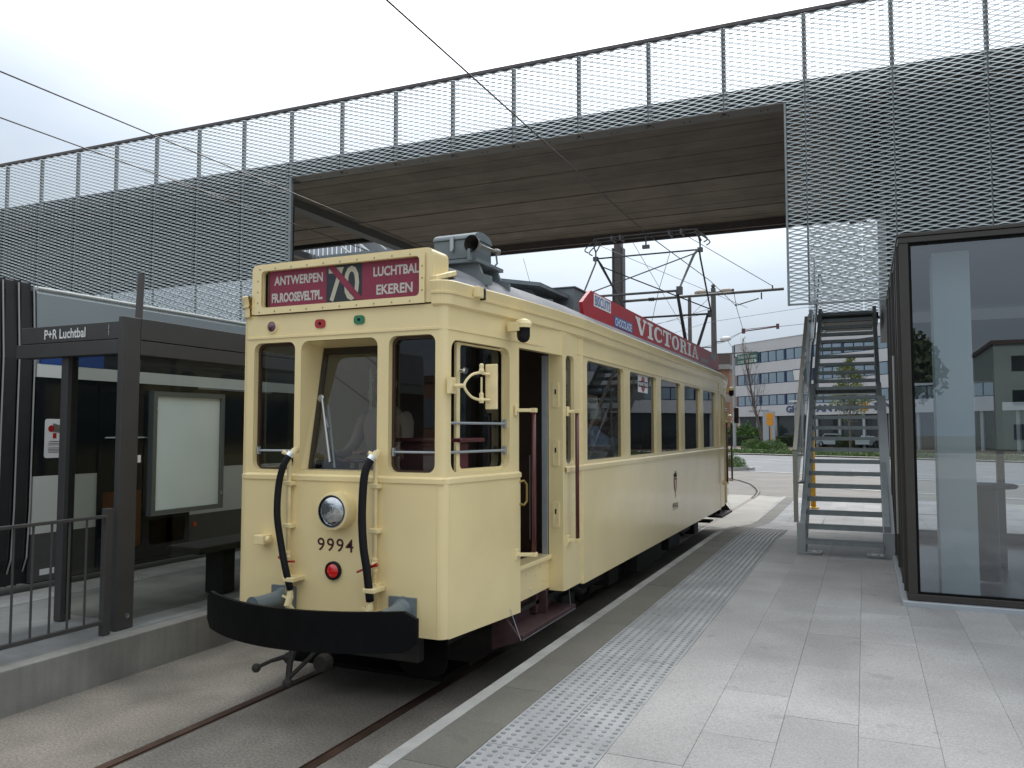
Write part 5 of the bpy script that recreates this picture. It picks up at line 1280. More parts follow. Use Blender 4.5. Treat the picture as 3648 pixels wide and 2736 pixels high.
sidestrip('cant_band', 5.42, 15.0, 2.425, 2.558, tram_white, 0.008)
sidestrip('roof_line_strip', 6.2, 15.0, 2.5585, 2.735, tram_black, -0.005)  # black strip between the white band and the roof shroud
sidestrip('roof_line_panel', 5.46, 6.19, 2.5585, 2.735, blue_panel, 0.010)
sidestrip('window_band', 5.42, 15.0, 1.42, 2.424, tram_black, 0.0)
sidestrip('lower_panel', 5.42, 15.0, 0.84, 1.4185, tram_white, 0.004)
sidestrip('skirt', 5.42, 15.0, 0.36, 0.838, tram_skirt, 0.006)
part('inner_body', MB().box(-9.9, XM - 0.05, 5.45, 15.0, 0.34, 2.55), dark_clad, mtram)
# door leaf with its window and orange panel inside
for y_ in (6.15, 12.6):
    dr = part('door', MB().plate(rect(y_, y_ + 1.3, 0.40, 2.40), [rr(y_ + 0.07, y_ + 0.60, 0.55, 2.30, 0.05), rr(y_ + 0.70, y_ + 1.23, 0.55, 2.30, 0.05)], MAT3((XM + 0.02, 0, 0), (0, 1, 0), (0, 0, 1), (-1, 0, 0)), 0.02), tram_black, mtram)
    part('door_glass', MB().box(XM + 0.003, XM + 0.006, y_ + 0.05, y_ + 1.25, 0.52, 2.32), tram_black, dr)
    part('door_panel', MB().box(XM + 0.0062, XM + 0.008, y_ + 0.08, y_ + 0.59, 0.56, 1.2), orange_door, dr)
    part('grab_bar', MB().tube([(XM + 0.012, y_ + 0.08, 1.80), (XM + 0.012, y_ + 1.2, 1.80)], 0.010, 6), alu, dr)
sidestrip('door_track', 7.55, 8.9, 2.40, 2.424, steel, 0.03)
part('side_reflector', MB().lathe([(0.03, 0), (0.03, 0.012)], (XM + 0.006, 7.55, 0.72), (1, 0, 0), 16), mat('orange_reflector', (0.55, 0.10, 0.01), 0.4), mtram)
stk = part('camera_sticker', MB().plate(rr(5.53, 5.76, 1.60, 2.0, 0.025), [], MAT3((XM + 0.002, 0, 0), (0, 1, 0), (0, 0, 1), (-1, 0, 0)), 0.002), white_pt, mtram)
ss_ = MB().add([(XM + 0.0035, 5.60, 1.87), (XM + 0.0035, 5.70, 1.855), (XM + 0.0035, 5.72, 1.93), (XM + 0.0035, 5.62, 1.955)], [(0, 1, 2, 3)], 0)
ss_.lathe([(0.035, 0), (0.035, 0.001)], (XM + 0.003, 5.60, 1.90), (1, 0, 0), 12, 1).box(XM + 0.003, XM + 0.0036, 5.62, 5.66, 1.80, 1.855, 1).box(XM + 0.003, XM + 0.0036, 5.58, 5.70, 1.765, 1.772, 2)
for z_ in (1.745, 1.73, 1.70, 1.685, 1.67, 1.655): ss_.box(XM + 0.003, XM + 0.0036, 5.57, 5.72, z_, z_ + 0.005, 2)
part('sticker_print', ss_, [steel, red_enamel, tram_skirt], stk)
part('skirt_label', MB().box(XM + 0.0065, XM + 0.0075, 5.52, 5.68, 0.42, 0.48), white_pt, mtram)
# bellows between the two cars
for i in range(7):
    y0 = 4.30 + i * 0.16
    fold = MB().plate([(-9.9, 0.35), (XM - 0.12, 0.35), (XM - 0.02, 0.62), (XM, 1.1), (XM, 2.6), (XM - 0.06, 3.38), (-9.9, 3.38)], [], MAT3((0, y0, 0), (1, 0, 0), (0, 0, 1), (0, 1, 0)), 0.10)
    fo = part('bellows_fold', fold, bellows_m, mtram, bevel=0.02)
    part('fold_edge', MB().tube([(XM - 0.11, y0 + 0.13, 0.36), (XM - 0.01, y0 + 0.13, 0.62), (XM + 0.012, y0 + 0.13, 1.1), (XM + 0.012, y0 + 0.13, 2.6), (XM - 0.04, y0 + 0.13, 3.36)], 0.008, 6), bellows_rib, fo)
part('bellows_core', MB().box(-9.88, XM - 0.06, 4.2, 5.44, 0.36, 3.30), bellows_m, mtram)
part('leading_car', MB().plate(roofp, [], MAT3((0, -4.0, 0), (1, 0, 0), (0, 0, 1), (0, 1, 0)), 8.22), tram_grey, mtram)
part('leading_car', MB().box(-9.9, XM, -4.0, 4.22, 0.4, 2.56), tram_black, mtram)
# ================================================================== overhead line
def mast(name, label, loc, h, w0, w1, group='overhead line masts beyond the bridge'):
    t = thing(name, label, 'mast', (loc[0], loc[1], 0), group)
    part('column', MB().tube([(loc[0], loc[1], 0), (loc[0], loc[1], h)], [w0 / 2, w1 / 2], 12), pole_m, t)
    part('finial', MB().ball((loc[0], loc[1], h + 0.10), 0.10, 10).tube([(loc[0], loc[1], h), (loc[0], loc[1], h + 0.1)], 0.03, 6), pole_m, t)
    return t
pm = thing('catenary_mast', 'thick brown steel mast with a long bracket arm, standing behind the pantograph', 'mast', (-6.65, 23.0, 0), 'overhead line masts beyond the bridge')
xm, ym = -6.65, 23.0
part('column', MB().box(xm - 0.11, xm + 0.11, ym - 0.13, ym + 0.13, 0, 9.2), pole_m, pm, bevel=0.01)
part('sleeve', MB().box(xm - 0.165, xm - 0.118, ym - 0.15, ym + 0.15, 0.5, 7.35).box(xm + 0.118, xm + 0.165, ym - 0.15, ym + 0.15, 0.5, 7.35), mat('sleeve_dark', (0.045, 0.04, 0.04), 0.5), pm)
part('bracket_arm', MB().tube([(xm + 0.16, ym, 5.74), (-1.95, ym + 0.05, 5.80)], 0.042, 10), panto_m, pm)
part('insulator', MB().lathe([(0.03, 0), (0.065, 0.02), (0.04, 0.05), (0.065, 0.08), (0.04, 0.11), (0.065, 0.14), (0.03, 0.2)], (xm + 0.9, ym, 5.745), (1, 0, 0), 12), dark_iron, pm)
part('arm_fittings', MB().tube([(-2.55, ym + 0.05, 5.74), (-2.55, ym + 0.05, 5.55)], 0.02, 6).tube([(-2.62, ym + 0.05, 5.58), (-3.2, ym, 5.42)], 0.018, 8).ball((-3.24, ym, 5.42), 0.035).tube([(-2.25, ym + 0.05, 5.8), (-2.25, ym + 0.05, 5.92)], 0.02, 6).ball((-3.32, ym, 5.86), 0.04), panto_m, pm)
part('tie_wire', MB().tube([(-2.25, ym + 0.05, 5.90), (xm + 0.1, ym, 8.9)], 0.010, 5), wire_m, pm)
part('dropper', MB().tube([(-3.3, ym, 5.84), (-3.24, ym, 5.45)], 0.008, 5), wire_m, pm)
mast('catenary_mast', 'slender far mast topped with a ball, half hidden behind the pantograph arms', (-8.87, 44.9), 9.35, 0.30, 0.20)
p3m = mast('catenary_mast', 'brown lamp mast with two beige lamp heads above the end of the red board', (-6.1, 36.3), 8.30, 0.33, 0.22)
for s_ in (-1, 1):
    a = Vector((-6.1 + s_ * 0.10, 36.3, 8.10)); b = a + Vector((s_ * 0.16, 0, 0.0))
    q = part('lamp_head', MB().ball(b + Vector((s_ * 0.30, 0, 0.04)), 0.16, 12, sc=(1.9, 1.0, 0.75)), lampshade, p3m, smooth=True)
    part('lamp_arm', MB().tube([a - Vector((s_ * 0.1, 0, 0)), b + Vector((s_ * 0.1, 0, 0))], 0.045, 8), dark_steel, p3m)
part('globe_lamp', MB().ball((-6.55, 36.0, 5.30), 0.26, 14).ball((-5.55, 36.1, 5.95), 0.20, 12, sc=(1.3, 1, 0.6)), white_pt, p3m, smooth=True)
part('globe_bracket', MB().tube([(-6.6, 36.1, 5.62), (-6.1, 36.3, 5.62)], 0.03, 6).tube([(-6.1, 36.3, 5.85), (-5.6, 36.1, 5.85)], 0.03, 6).tube([(-7.6, 36.1, 5.25), (-4.2, 36.1, 5.32)], 0.03, 6), panto_m, p3m)
def wire(name, pts, r, label, m_=wire_m, group='overhead wires', cat='wire'):
    o = part(name, MB().tube(pts, r, 5), m_); return tag(o, label, cat, group)
wire('contact_wire', [(-3.33, -25, 5.24), (-3.33, 0, 5.23), (-3.33, 13.3, 5.24), (-3.26, 19, 5.42), (-3.24, 23.0, 5.40), (-3.96, 29.9, 5.5), (-5.2, 33.3, 5.5), (-9.0, 38.6, 5.5), (-16, 43, 5.5)], 0.0085, 'contact wire running above the cream tram and touching its pantograph')
wire('contact_wire', [(-7.57, -25, 5.35), (-7.57, 0, 5.35), (-7.57, 24, 5.35), (-8.6, 31, 5.4), (-12, 38, 5.4)], 0.0085, 'upper of the two wires crossing the mesh at the far left')
wire('contact_wire', [(-8.7, -25, 5.35), (-8.7, 0, 5.35), (-8.7, 24, 5.35), (-10, 31, 5.4), (-14, 37, 5.4)], 0.0085, 'lower of the two wires crossing the mesh at the far left')
ins = MB().bar((-3.94, 29.9, 5.50), (-2.75, 29.5, 5.56), 0.05, 0.035).bar((-3.94, 29.9, 5.56), (-2.75, 29.5, 5.59), 0.03, 0.02).box(-4.02, -3.9, 29.85, 29.95, 5.42, 5.6).box(-2.78, -2.68, 29.45, 29.55, 5.48, 5.66)
o = part('pull_off_arm', ins, mat('reddish_clamp', (0.12, 0.05, 0.05), 0.5)); tag(o, 'short double insulated pull-off arm where the wire bends, right of the lamp mast', 'wire fitting')
wire('span_wire', [(-2.7, 29.5, 5.56), (-2.3, 29.4, 5.57), (14, 25.5, 6.0)], 0.010, 'lower thin span wire running right from the pull-off arm', wire_l)
wire('span_wire', [(-9.5, 40.0, 6.6), (-6.3, 36.2, 6.75), (14, 25.0, 7.1)], 0.009, 'upper thin span wire running right behind the staircase', wire_l)
wire('span_wire', [(-8.87, 44.9, 8.3), (-6.15, 36.3, 8.0)], 0.012, 'thin wire joining the slender mast to the lamp mast', wire_l)
wire('span_wire', [(xm, ym, 8.3), (-8.87, 44.9, 7.0)], 0.010, 'thin diagonal wire from the thick mast to the slender mast', wire_l)
wire('span_wire', [(-6.15, 36.3, 7.2), (-14, 32, 5.3)], 0.010, 'thin wire dropping left from the lamp mast', wire_l)
wire('span_wire', [(-6.15, 36.3, 7.4), (-20, 42, 5.2)], 0.010, 'faint wire falling away left beyond the red board', wire_l)
wire('span_wire', [(-11.3, 19.8, 6.7), (-7.3, 23.4, 4.2)], 0.008, 'thin stay wire nearest the grey roof boxes', wire_l)
wire('span_wire', [(-10.2, 19.8, 6.8), (-7.9, 19.9, 4.0)], 0.008, 'steep stay wire between the roof boxes and the pantograph', wire_l)
wire('span_wire', [(-9.0, 21.2, 6.9), (-8.1, 21.0, 4.0)], 0.007, 'stay wire just left of the thick mast', wire_l)
wire('span_wire', [(-6.6, 19.8, 6.9), (-3.5, 27.5, 6.0)], 0.008, 'thin wire crossing behind the right half of the pantograph', wire_l)
wire('span_wire', [(-5.5, 36.1, 5.96), (-4.0, 29.9, 5.48)], 0.009, 'thin wire from the white globe lamps to the pull-off arm', wire_l)
wire('span_wire', [(-5.5, 36.1, 5.92), (-12.6, 86.5, 10.6)], 0.014, 'thin wire from the white globe lamps to the pale pole', wire_l)
gp_ = thing('pale_pole', 'tall pale grey pole standing at the left corner of the white office block', 'pole', (-12.58, 86.75, 0))
part('pole_tube', MB().tube([(-12.58, 86.75, 0), (-12.58, 86.75, 10.9)], [0.17, 0.13], 12), pole_grey, gp_)
part('pole_cap', MB().tube([(-12.45, 86.7, 9.6), (-12.45, 86.7, 10.95)], 0.06, 8), dark_steel, gp_)
yp = thing('yellow_pole', 'yellow pole standing on the paving behind the staircase', 'pole', (-1.17, 20.6, 0))
part('pole_tube', MB().tube([(-1.17, 20.6, 0), (-1.17, 20.6, 2.55)], 0.062, 14), yellow, yp, smooth=True)
part('base_flange', MB().lathe([(0.13, 0), (0.13, 0.03), (0.07, 0.05)], (-1.17, 20.6, 0.012), n=16), yellow, yp)
o = part('drain_grate', MB().box(0.15, 2.2, 20.05, 20.25, 0.0, 0.016), rust); tag(o, 'rusty brown drain strip in the paving behind the stairs', 'drain')

# ================================================================== foliage helpers
def leaf_cloud(name, pts_fn, n, size, m_, parent=None, seed=1, **k):
    rnd = random.Random(seed); mb = MB()
    for _ in range(n):
        p = pts_fn(rnd)
        s_ = size * rnd.uniform(0.6, 1.4)
        a = Vector((rnd.gauss(0, 1), rnd.gauss(0, 1), rnd.gauss(0, 0.7))).normalized(); b = a.orthogonal().normalized(); b.rotate(Matrix.Rotation(rnd.uniform(0, 6.28), 3, a))
        c = a.cross(b)
        mb.add([p - b * s_ * 0.5, p - c * s_ * 0.3, p + b * s_ * 0.6, p + c * s_ * 0.3], [(0, 1, 2, 3)])
    return part(name, mb, m_, parent, **k)
# hedge
def hedge(label, a, b, h_, seed):
    a = Vector((a[0], a[1], 0.07)); b = Vector((b[0], b[1], 0.07)); d = (b - a); L_ = d.length; d.normalize(); q = Vector((-d.y, d.x, 0))
    t = thing('hedge', label, 'hedge', tuple((a + b) / 2), 'clipped hedges in front of the office')
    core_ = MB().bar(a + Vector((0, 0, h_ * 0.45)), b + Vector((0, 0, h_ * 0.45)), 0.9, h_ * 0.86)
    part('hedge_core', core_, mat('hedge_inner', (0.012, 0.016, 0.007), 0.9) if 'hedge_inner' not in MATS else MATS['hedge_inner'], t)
    def f(r_):
        s_ = r_.uniform(0, L_); side = r_.random()
        top = h_ * (1 + 0.05 * math.sin(s_ * 1.7) + 0.04 * math.sin(s_ * 4.1 + 1))
        if side < 0.6: return a + d * s_ - q * r_.uniform(0.42, 0.55) + Vector((0, 0, r_.uniform(0, top)))
        return a + d * s_ + q * r_.uniform(-0.5, 0.5) + Vector((0, 0, top + r_.gauss(0, 0.03)))
    leaf_cloud('hedge_leaves', f, int(L_ * 620), 0.10, leaf, t, seed, kind='stuff')
hedge('long dark hedge in front of the office, between the tram end and the stairs', (-22, 100), (-6.9, 95.2), 1.15, 3)
hedge('shorter dark hedge seen through the staircase treads', (-2.7, 93.2), (6.5, 88.2), 1.25, 4)
def blob(c, rx, ry, rz, r_, flat=False):
    while True:
        p = Vector((r_.uniform(-1, 1), r_.uniform(-1, 1), r_.uniform(-1 if not flat else 0, 1)))
        if 0.35 < p.length < 1: break
    p *= 1 + 0.15 * math.sin(p.x * 7) * math.cos(p.y * 6)
    return Vector(c) + Vector((p.x * rx, p.y * ry, p.z * rz))
def bush(name, label, blobs, n, size, m_, seed, group=None, cat='shrub'):
    t = thing(name, label, cat, (blobs[0][0][0], blobs[0][0][1], 0.06), group)
    leaf_cloud('foliage', lambda r_: (lambda bb: blob(bb[0], *bb[1], r_, True))(r_.choice(blobs)), n, size, m_, t, seed)
    sm = MB()
    for k in range(6): sm.tube([(blobs[0][0][0], blobs[0][0][1], 0.05), (blobs[0][0][0] + (k - 2.5) * 0.15, blobs[0][0][1] + 0.1 * k - 0.2, 0.6)], 0.015, 4)
    part('stems', sm, bark, t)
bush('shrub', 'large bright green shrub beyond the hedge, next to the pale pole', [((-15.2, 101.0, 0.1), (1.6, 1.2, 2.3)), ((-13.2, 100.3, 0.1), (1.7, 1.2, 2.7)), ((-11.8, 99.6, 0.1), (1.3, 1.1, 2.2))], 9000, 0.20, leaf_l, 5, 'green shrubs by the road')
bush('shrub', 'green clump at the foot of the bare tree', [((-9.0, 73.2, 0.05), (1.2, 0.9, 1.15)), ((-7.3, 72.6, 0.05), (1.35, 0.9, 1.10)), ((-8.2, 72.7, 0.05), (0.8, 0.8, 0.8))], 16000, 0.075, leaf_l, 6, 'green shrubs by the road')
bush('shrub', 'spiky green plant on the kerbed traffic island', [((-5.95, 39.7, 0.12), (0.75, 0.6, 0.62)), ((-6.5, 40.0, 0.12), (0.6, 0.5, 0.4))], 6000, 0.055, leaf_l, 7, 'green shrubs by the road')
isl = thing('traffic_island', 'pale kerbed traffic island with a tuft of green, at the edge of the road', 'traffic island', (-7.0, 40.0, 0))
ip = [(-5.05, 39.2)] + [(-5.25 + 0.45 * math.cos(R(a)), 39.35 + 0.5 * math.sin(R(a))) for a in range(-60, 100, 20)] + [(-12.5, 43.6), (-12.9, 42.6), (-5.7, 38.6)]
part('kerb', MB().plate(ip, [], MAT3((0, 0, -0.02), (1, 0, 0), (0, 1, 0), (0, 0, 1)), 0.15), kerb_m, isl, bevel=0.02)
part('soil', MB().plate([(-5.7, 39.3), (-5.9, 39.0), (-12.3, 42.9), (-12.0, 43.3)], [], MAT3((0, 0, 0.13), (1, 0, 0), (0, 1, 0), (0, 0, 1)), 0.012), MATS['verge_earth'], isl)
# grass on the verge
def grass_f(r_):
    while True:
        s_ = r_.uniform(-22, 28); t_ = r_.uniform(21.4, 33.0)
        x, y = rp(s_, t_)
        dn = math.sin(x * 0.9 + 1.3) * math.sin(y * 0.7) + 0.6 * math.sin(x * 0.33) + (1.1 if s_ < -3 and t_ < 27 else 0)
        if r_.random() < 0.35 + 0.45 * dn: return Vector((x, y, 0.06 + r_.random() ** 2 * (0.34 if (s_ < -4 and t_ < 24) else 0.16)))
o = leaf_cloud('verge_grass', grass_f, 70000, 0.10, grass_m, None, 9); o['kind'] = 'stuff'; tag(o, 'rough green grass on the verge between road and hedge', 'grass')

# trees
def tree(name, label, base, h_, seed, bk, leaf_m=None, nleaf=0, lsize=0.12, spread=0.32, lean=(0, 0), r0=0.11, group='street trees in front of the office', first=0.3, ang=0.55):
    r_ = random.Random(seed); base = Vector((base[0], base[1], 0.05)); t = thing(name, label, 'tree', tuple(base), group)
    top = base + Vector((lean[0], lean[1], h_)); tr = MB(); tips = []
    tp = [base + (top - base) * (i / 8) + Vector((r_.gauss(0, 0.04), r_.gauss(0, 0.04), 0)) * (i > 0) for i in range(9)]
    tr.tube(tp, [r0 * (1 - 0.85 * i / 8) for i in range(9)], 8)
    part('trunk', tr, bk, t)
    br = MB()
    for k in range(34):
        u = first + (1 - first) * (k / 34); p = base + (top - base) * u
        a = r_.uniform(0, 6.28); ln = h_ * spread * (1.12 - u) * r_.uniform(0.7, 1.2) + 0.25
        d = Vector((math.cos(a) * math.sin(ang), math.sin(a) * math.sin(ang), math.cos(ang)))
        q1 = p + d * ln * 0.5; q2 = p + d * ln * 0.8 + Vector((0, 0, ln * 0.35))
        br.tube([p, q1, q2], [r0 * 0.28 * (1.2 - u), r0 * 0.16 * (1.2 - u), 0.008], 5)
        tips += [(q1, ln), (q2, ln)]
        for j in range(4):
            w_ = r_.random(); s0 = p + (q2 - p) * (0.35 + 0.6 * w_); dd = (d + Vector((r_.gauss(0, .5), r_.gauss(0, .5), r_.uniform(0, .5)))).normalized()
            e_ = s0 + dd * ln * 0.35; br.tube([s0, e_], [0.010, 0.005], 4); tips.append((e_, ln))
    part('branches', br, bk, t)
    if leaf_m:
        def f(r2):
            p, ln = r2.choice(tips); return p + Vector((r2.gauss(0, 0.13), r2.gauss(0, 0.13), r2.gauss(0, 0.10))) * (0.5 + ln * 0.7)
        leaf_cloud('crown', f, nleaf, lsize, leaf_m, t, seed)
tree('tree', 'nearly bare young tree with reddish twigs, in front of the white office block', (-8.1, 73.0), 9.7, 2, bark, mat('reddish_buds', (0.10, 0.055, 0.045), 0.7), 420, 0.05, 0.34, (-1.9, 1.4), 0.15, first=0.28, ang=0.42)
tree('tree', 'young tree with thin yellow-green leaves seen through the staircase', (-1.3, 84.0), 8.6, 5, bark_g, leaf_y, 5200, 0.15, 0.30, (0, 0), 0.12, first=0.25, ang=1.0)

# ================================================================== office block
ofd = Vector((0.728, -0.685, 0)); 
offc = thing('office_block', 'white four-storey office block with bands of blue-framed windows beyond the road', 'building', (-14.94, 104.4, 0), rz=math.atan2(-0.685, 0.728))
def opart(name, mb, m_, parent=None, **k):   # local: x along facade, y depth, z up
    o = part(name, mb, m_, None, **k); o.parent = parent or offc; return o
LEN = 60
bands = [(11.50, 12.80), (8.88, 10.15), (6.20, 7.52), (3.62, 4.90)]
for a, b in bands: opart('facade_panel', MB().box(0, LEN, 0, 0.3, a, b), office_white)
opart('parapet_cap', MB().box(-0.05, LEN, -0.05, 0.35, 12.80, 12.86), office_white)
opart('side_wall', MB().box(0, 0.3, 0.3, 16, 0, 12.8), office_white)
opart('floor_slab', MB().box(0.3, LEN, 0.8, 16, 0.1, 12.5), mat('dark_interior', (0.02, 0.022, 0.025), 0.8))
WN = 1.36
for z0, z1 in ((10.15, 11.50), (7.52, 8.88), (4.90, 6.20)):
    opart('window_back', MB().box(0.05, LEN, 0.22, 0.26, z0, z1), office_blue)
    k = 0; x = 0.35
    wm = MB().box(0.07, WN - 0.07, 0.10, 0.14, 0.09, z1 - z0 - 0.09).mesh('window', office_glass)
    fm = MB().plate(rect(0, WN, 0.0, z1 - z0), [rect(0.05, WN - 0.05, 0.07, z1 - z0 - 0.07)], MAT3((0, 0.06, 0), (1, 0, 0), (0, 0, 1), (0, 1, 0)), 0.12).mesh('window_frame', office_blue)
    while x < LEN - WN:
        open_ = (z0 == 7.52 and k == 7)
        w_ = link(bpy.data.objects.new('window', wm)); w_.parent = offc; w_.location = (x, 0, z0)
        if open_: w_.data = wm.copy(); w_.data.materials.clear(); w_.data.materials.append(white_pt)
        if open_: w_.rotation_euler = (R(10), 0, 0); w_.location = (x, -0.1, z0 + 0.02)
        f_ = link(bpy.data.objects.new('window_frame', fm)); f_.parent = w_; f_.location = (0, 0.0 if not open_ else 0.05, 0)
        k += 1; x += WN
        if k % 3 == 0:
            opart('blue_pier', MB().box(x, x + 0.26, 0.03, 0.2, z0, z1), office_blue); x += 0.30
# ground floor shop front
for i in range(18):
    x = 0.4 + i * 3.3
    opart('shop_window', MB().box(x + 0.1, x + 3.1, 0.5, 0.54, 0.1, 3.6), shop_glass)
    opart('shop_pillar', MB().box(x + 3.1, x + 3.4, 0.3, 0.6, 0.0, 3.62), alu if i % 2 else pole_grey)
bn = opart('letting_banner', MB().box(0.40, 4.35, -0.02, 0.04, 10.2, 11.46), green_banner)
def otext(s, x, z, w_, h_, off=-0.005, y=-0.03): return text_mb(s, (x, y, z), (1, 0, 0), (0, 0, 1), w_, h_, off, 0.003)
opart('banner_lettering', otext('TE HUUR', 0.55, 10.92, 1.75, 0.42), white_pt, bn); opart('banner_lettering', otext('Kantoren', 2.5, 10.92, 1.6, 0.42), white_pt, bn)
opart('banner_lettering', otext('CORE', 0.55, 10.32, 1.2, 0.36), white_pt, bn); opart('banner_lettering', otext('03 000 26', 2.0, 10.35, 2.1, 0.40, 0.03), white_pt, bn)
opart('shop_lettering', otext('New Vehicle Exporter', 2.6, 4.12, 3.6, 0.30, 0.0), mat('dark_grey_print', (0.06, 0.06, 0.07), 0.6))
for s, x, w_ in (('GH', 9.1, 1.9), ('AN ABO', 13.8, 6.0), ('ENE', 21.9, 3.6)):
    opart('shop_lettering', otext(s, x, 3.95, w_, 0.82, 0.05), mat('shop_blue_print', (0.05, 0.07, 0.15), 0.6) if 'shop_blue_print' not in MATS else MATS['shop_blue_print'])
opart('shop_emblem', MB().lathe([(0.46, 0), (0.46, 0.05)], (20.6, 0, 4.35), (0, -1, 0), 20), orange)
# brick building left of it
bb = thing('brick_building', 'orange brick building with a brown roof fascia left of the white office', 'building', (-24, 118, 0))
part('wall', MB().box(-40, -17.4, 116, 130, 0, 10.6), brick_m, bb)
part('fascia', MB().box(-40.2, -17.2, 115.7, 130, 11.3, 12.9), brown_fascia, bb); part('stone_band', MB().box(-40.2, -17.25, 115.6, 130, 10.6, 11.3), stone_band, bb)
part('stone_band', MB().box(-40, -17.38, 115.98, 116, 5.9, 7.0), stone_band, bb)
for z_ in (8.6, 4.6, 1.6):
    for x_ in (-18.6, -21.4, -24.2, -27.0):
        f_ = part('window', MB().box(x_ - 0.65, x_ + 0.65, 115.9, 115.97, z_ - 0.75, z_ + 0.75), office_blue, bb); part('pane', MB().box(x_ - 0.55, x_ + 0.55, 115.87, 115.9, z_ - 0.65, z_ + 0.65), office_glass, f_)
# pylon sign
py_ = thing('pylon_sign', 'pale grey pylon sign with an orange rounded emblem, by the hedge', 'sign', (-9.9, 93.5, 0))
part('pylon_slab', MB().box(-10.45, -9.15, 93.4, 93.8, 0, 4.05), sign_grey, py_)
lg = MB().plate(rr(-10.05, -9.30, 3.15, 3.85, 0.22), [], MAT3((0, 93.36, 0), (1, 0, 0), (0, 0, 1), (0, 1, 0)), 0.03).plate(rr(-10.05, -9.30, 2.45, 3.13, 0.22), [], MAT3((0, 93.36, 0), (1, 0, 0), (0, 0, 1), (0, 1, 0)), 0.03)
part('emblem', lg, orange, py_); part('sign_stripe', MB().box(-9.8, -9.68, 93.37, 93.4, 0.4, 2.35), dark_steel, py_); part('sign_stripe', MB().box(-9.6, -9.5, 93.37, 93.4, 0.5, 2.3), orange, py_)
tl = thing('grey_lamp_post', 'thin grey post with a flat lamp head beside the pylon sign', 'lamp post', (-6.7, 90, 0))
part('post', MB().tube([(-6.75, 90, 0), (-6.75, 90, 5.0)], 0.07, 8), pole_grey, tl); part('lamp_head', MB().box(-7.3, -6.2, 89.7, 90.3, 4.95, 5.08), white_pt, tl)
# cars in front of the shop
def car(label, loc, body_m, rz, tall=1.45):
    t = thing('parked_car', label, 'car', loc, 'cars parked in front of the office', rz)
    L_, W_ = 4.2, 1.7
    prof = [(-L_ / 2, 0.35), (-L_ / 2, 0.75), (-L_ * 0.36, 0.92), (-L_ * 0.18, tall), (L_ * 0.24, tall), (L_ * 0.42, 0.98), (L_ / 2, 0.90), (L_ / 2, 0.35)]
    def lp(name, mb, m_, par=None, **k):
        o = part(name, mb, m_, None, **k); o.parent = par or t; return o
    lp('body', MB().plate(prof, [], MAT3((0, -W_ / 2, 0), (1, 0, 0), (0, 0, 1), (0, 1, 0)), W_), body_m, bevel=0.06)
    lp('side_glass', MB().plate([(-L_ * 0.31, 0.95), (-L_ * 0.165, tall - 0.07), (L_ * 0.22, tall - 0.07), (L_ * 0.36, 0.98)], [], MAT3((0, -W_ / 2 - 0.008, 0), (1, 0, 0), (0, 0, 1), (0, 1, 0)), 0.02), tyre)
    for x_ in (-1.3, 1.3):
        for y_ in (-W_ / 2 + 0.02, W_ / 2 - 0.02):
            wv = lp('wheel', MB().lathe([(0.05, -0.1), (0.31, -0.1), (0.32, 0), (0.31, 0.1), (0.05, 0.1)], (x_, y_, 0.32), (0, 1, 0), 18), tyre)
            lp('wheel_rim', MB().lathe([(0.2, -0.11), (0.18, -0.115), (0.03, -0.12)], (x_, y_, 0.32), (0, 1, 0), 14), steel, wv)
    lp('headlight', MB().box(L_ / 2 - 0.02, L_ / 2 + 0.01, -0.75, -0.45, 0.68, 0.82), white_pt); lp('headlight', MB().box(L_ / 2 - 0.02, L_ / 2 + 0.01, 0.45, 0.75, 0.68, 0.82), white_pt)
car('dark car parked just right of the pylon sign', (-7.3, 95.0 + 2.2, 0.07), car_dark, R(-43))
car('small pale car seen low between the stair treads', (-2.9, 94.6, 0.07), car_pale, R(-43))
car('pale tall car parked furthest right behind the stair treads', (1.1, 91.6, 0.07), car_pale, R(50), 1.7)

# ================================================================== small far staircase under the left of the bridge
fs2 = thing('deck_stair_railing', 'pale railing and wall glimpsed through the deck gap above the destination board', 'railing', (-13.4, 18.5, 6.85), None)
for i in range(16):
    part('baluster', MB().box(-15.3 + i * 0.16, -15.2 + i * 0.16, 18.62, 18.66, 6.86, 8.0), steel, fs2)
part('handrail', MB().tube([(-14.2, 18.2, 7.75), (-12.9, 18.2, 6.75)], 0.03, 8), white_pt, fs2)
part('handrail', MB().tube([(-13.6, 18.2, 7.75), (-12.3, 18.2, 6.75)], 0.045, 8), white_pt, fs2)
part('handrail', MB().tube([(-13.0, 18.25, 7.75), (-11.8, 18.25, 6.8)], 0.02, 8), white_pt, fs2)
part('side_wall', MB().box(-13.0, -11.12, 18.9, 19.0, 6.86, 8.7), mat('pale_far_wall', (0.30, 0.31, 0.33), 0.7), fs2)

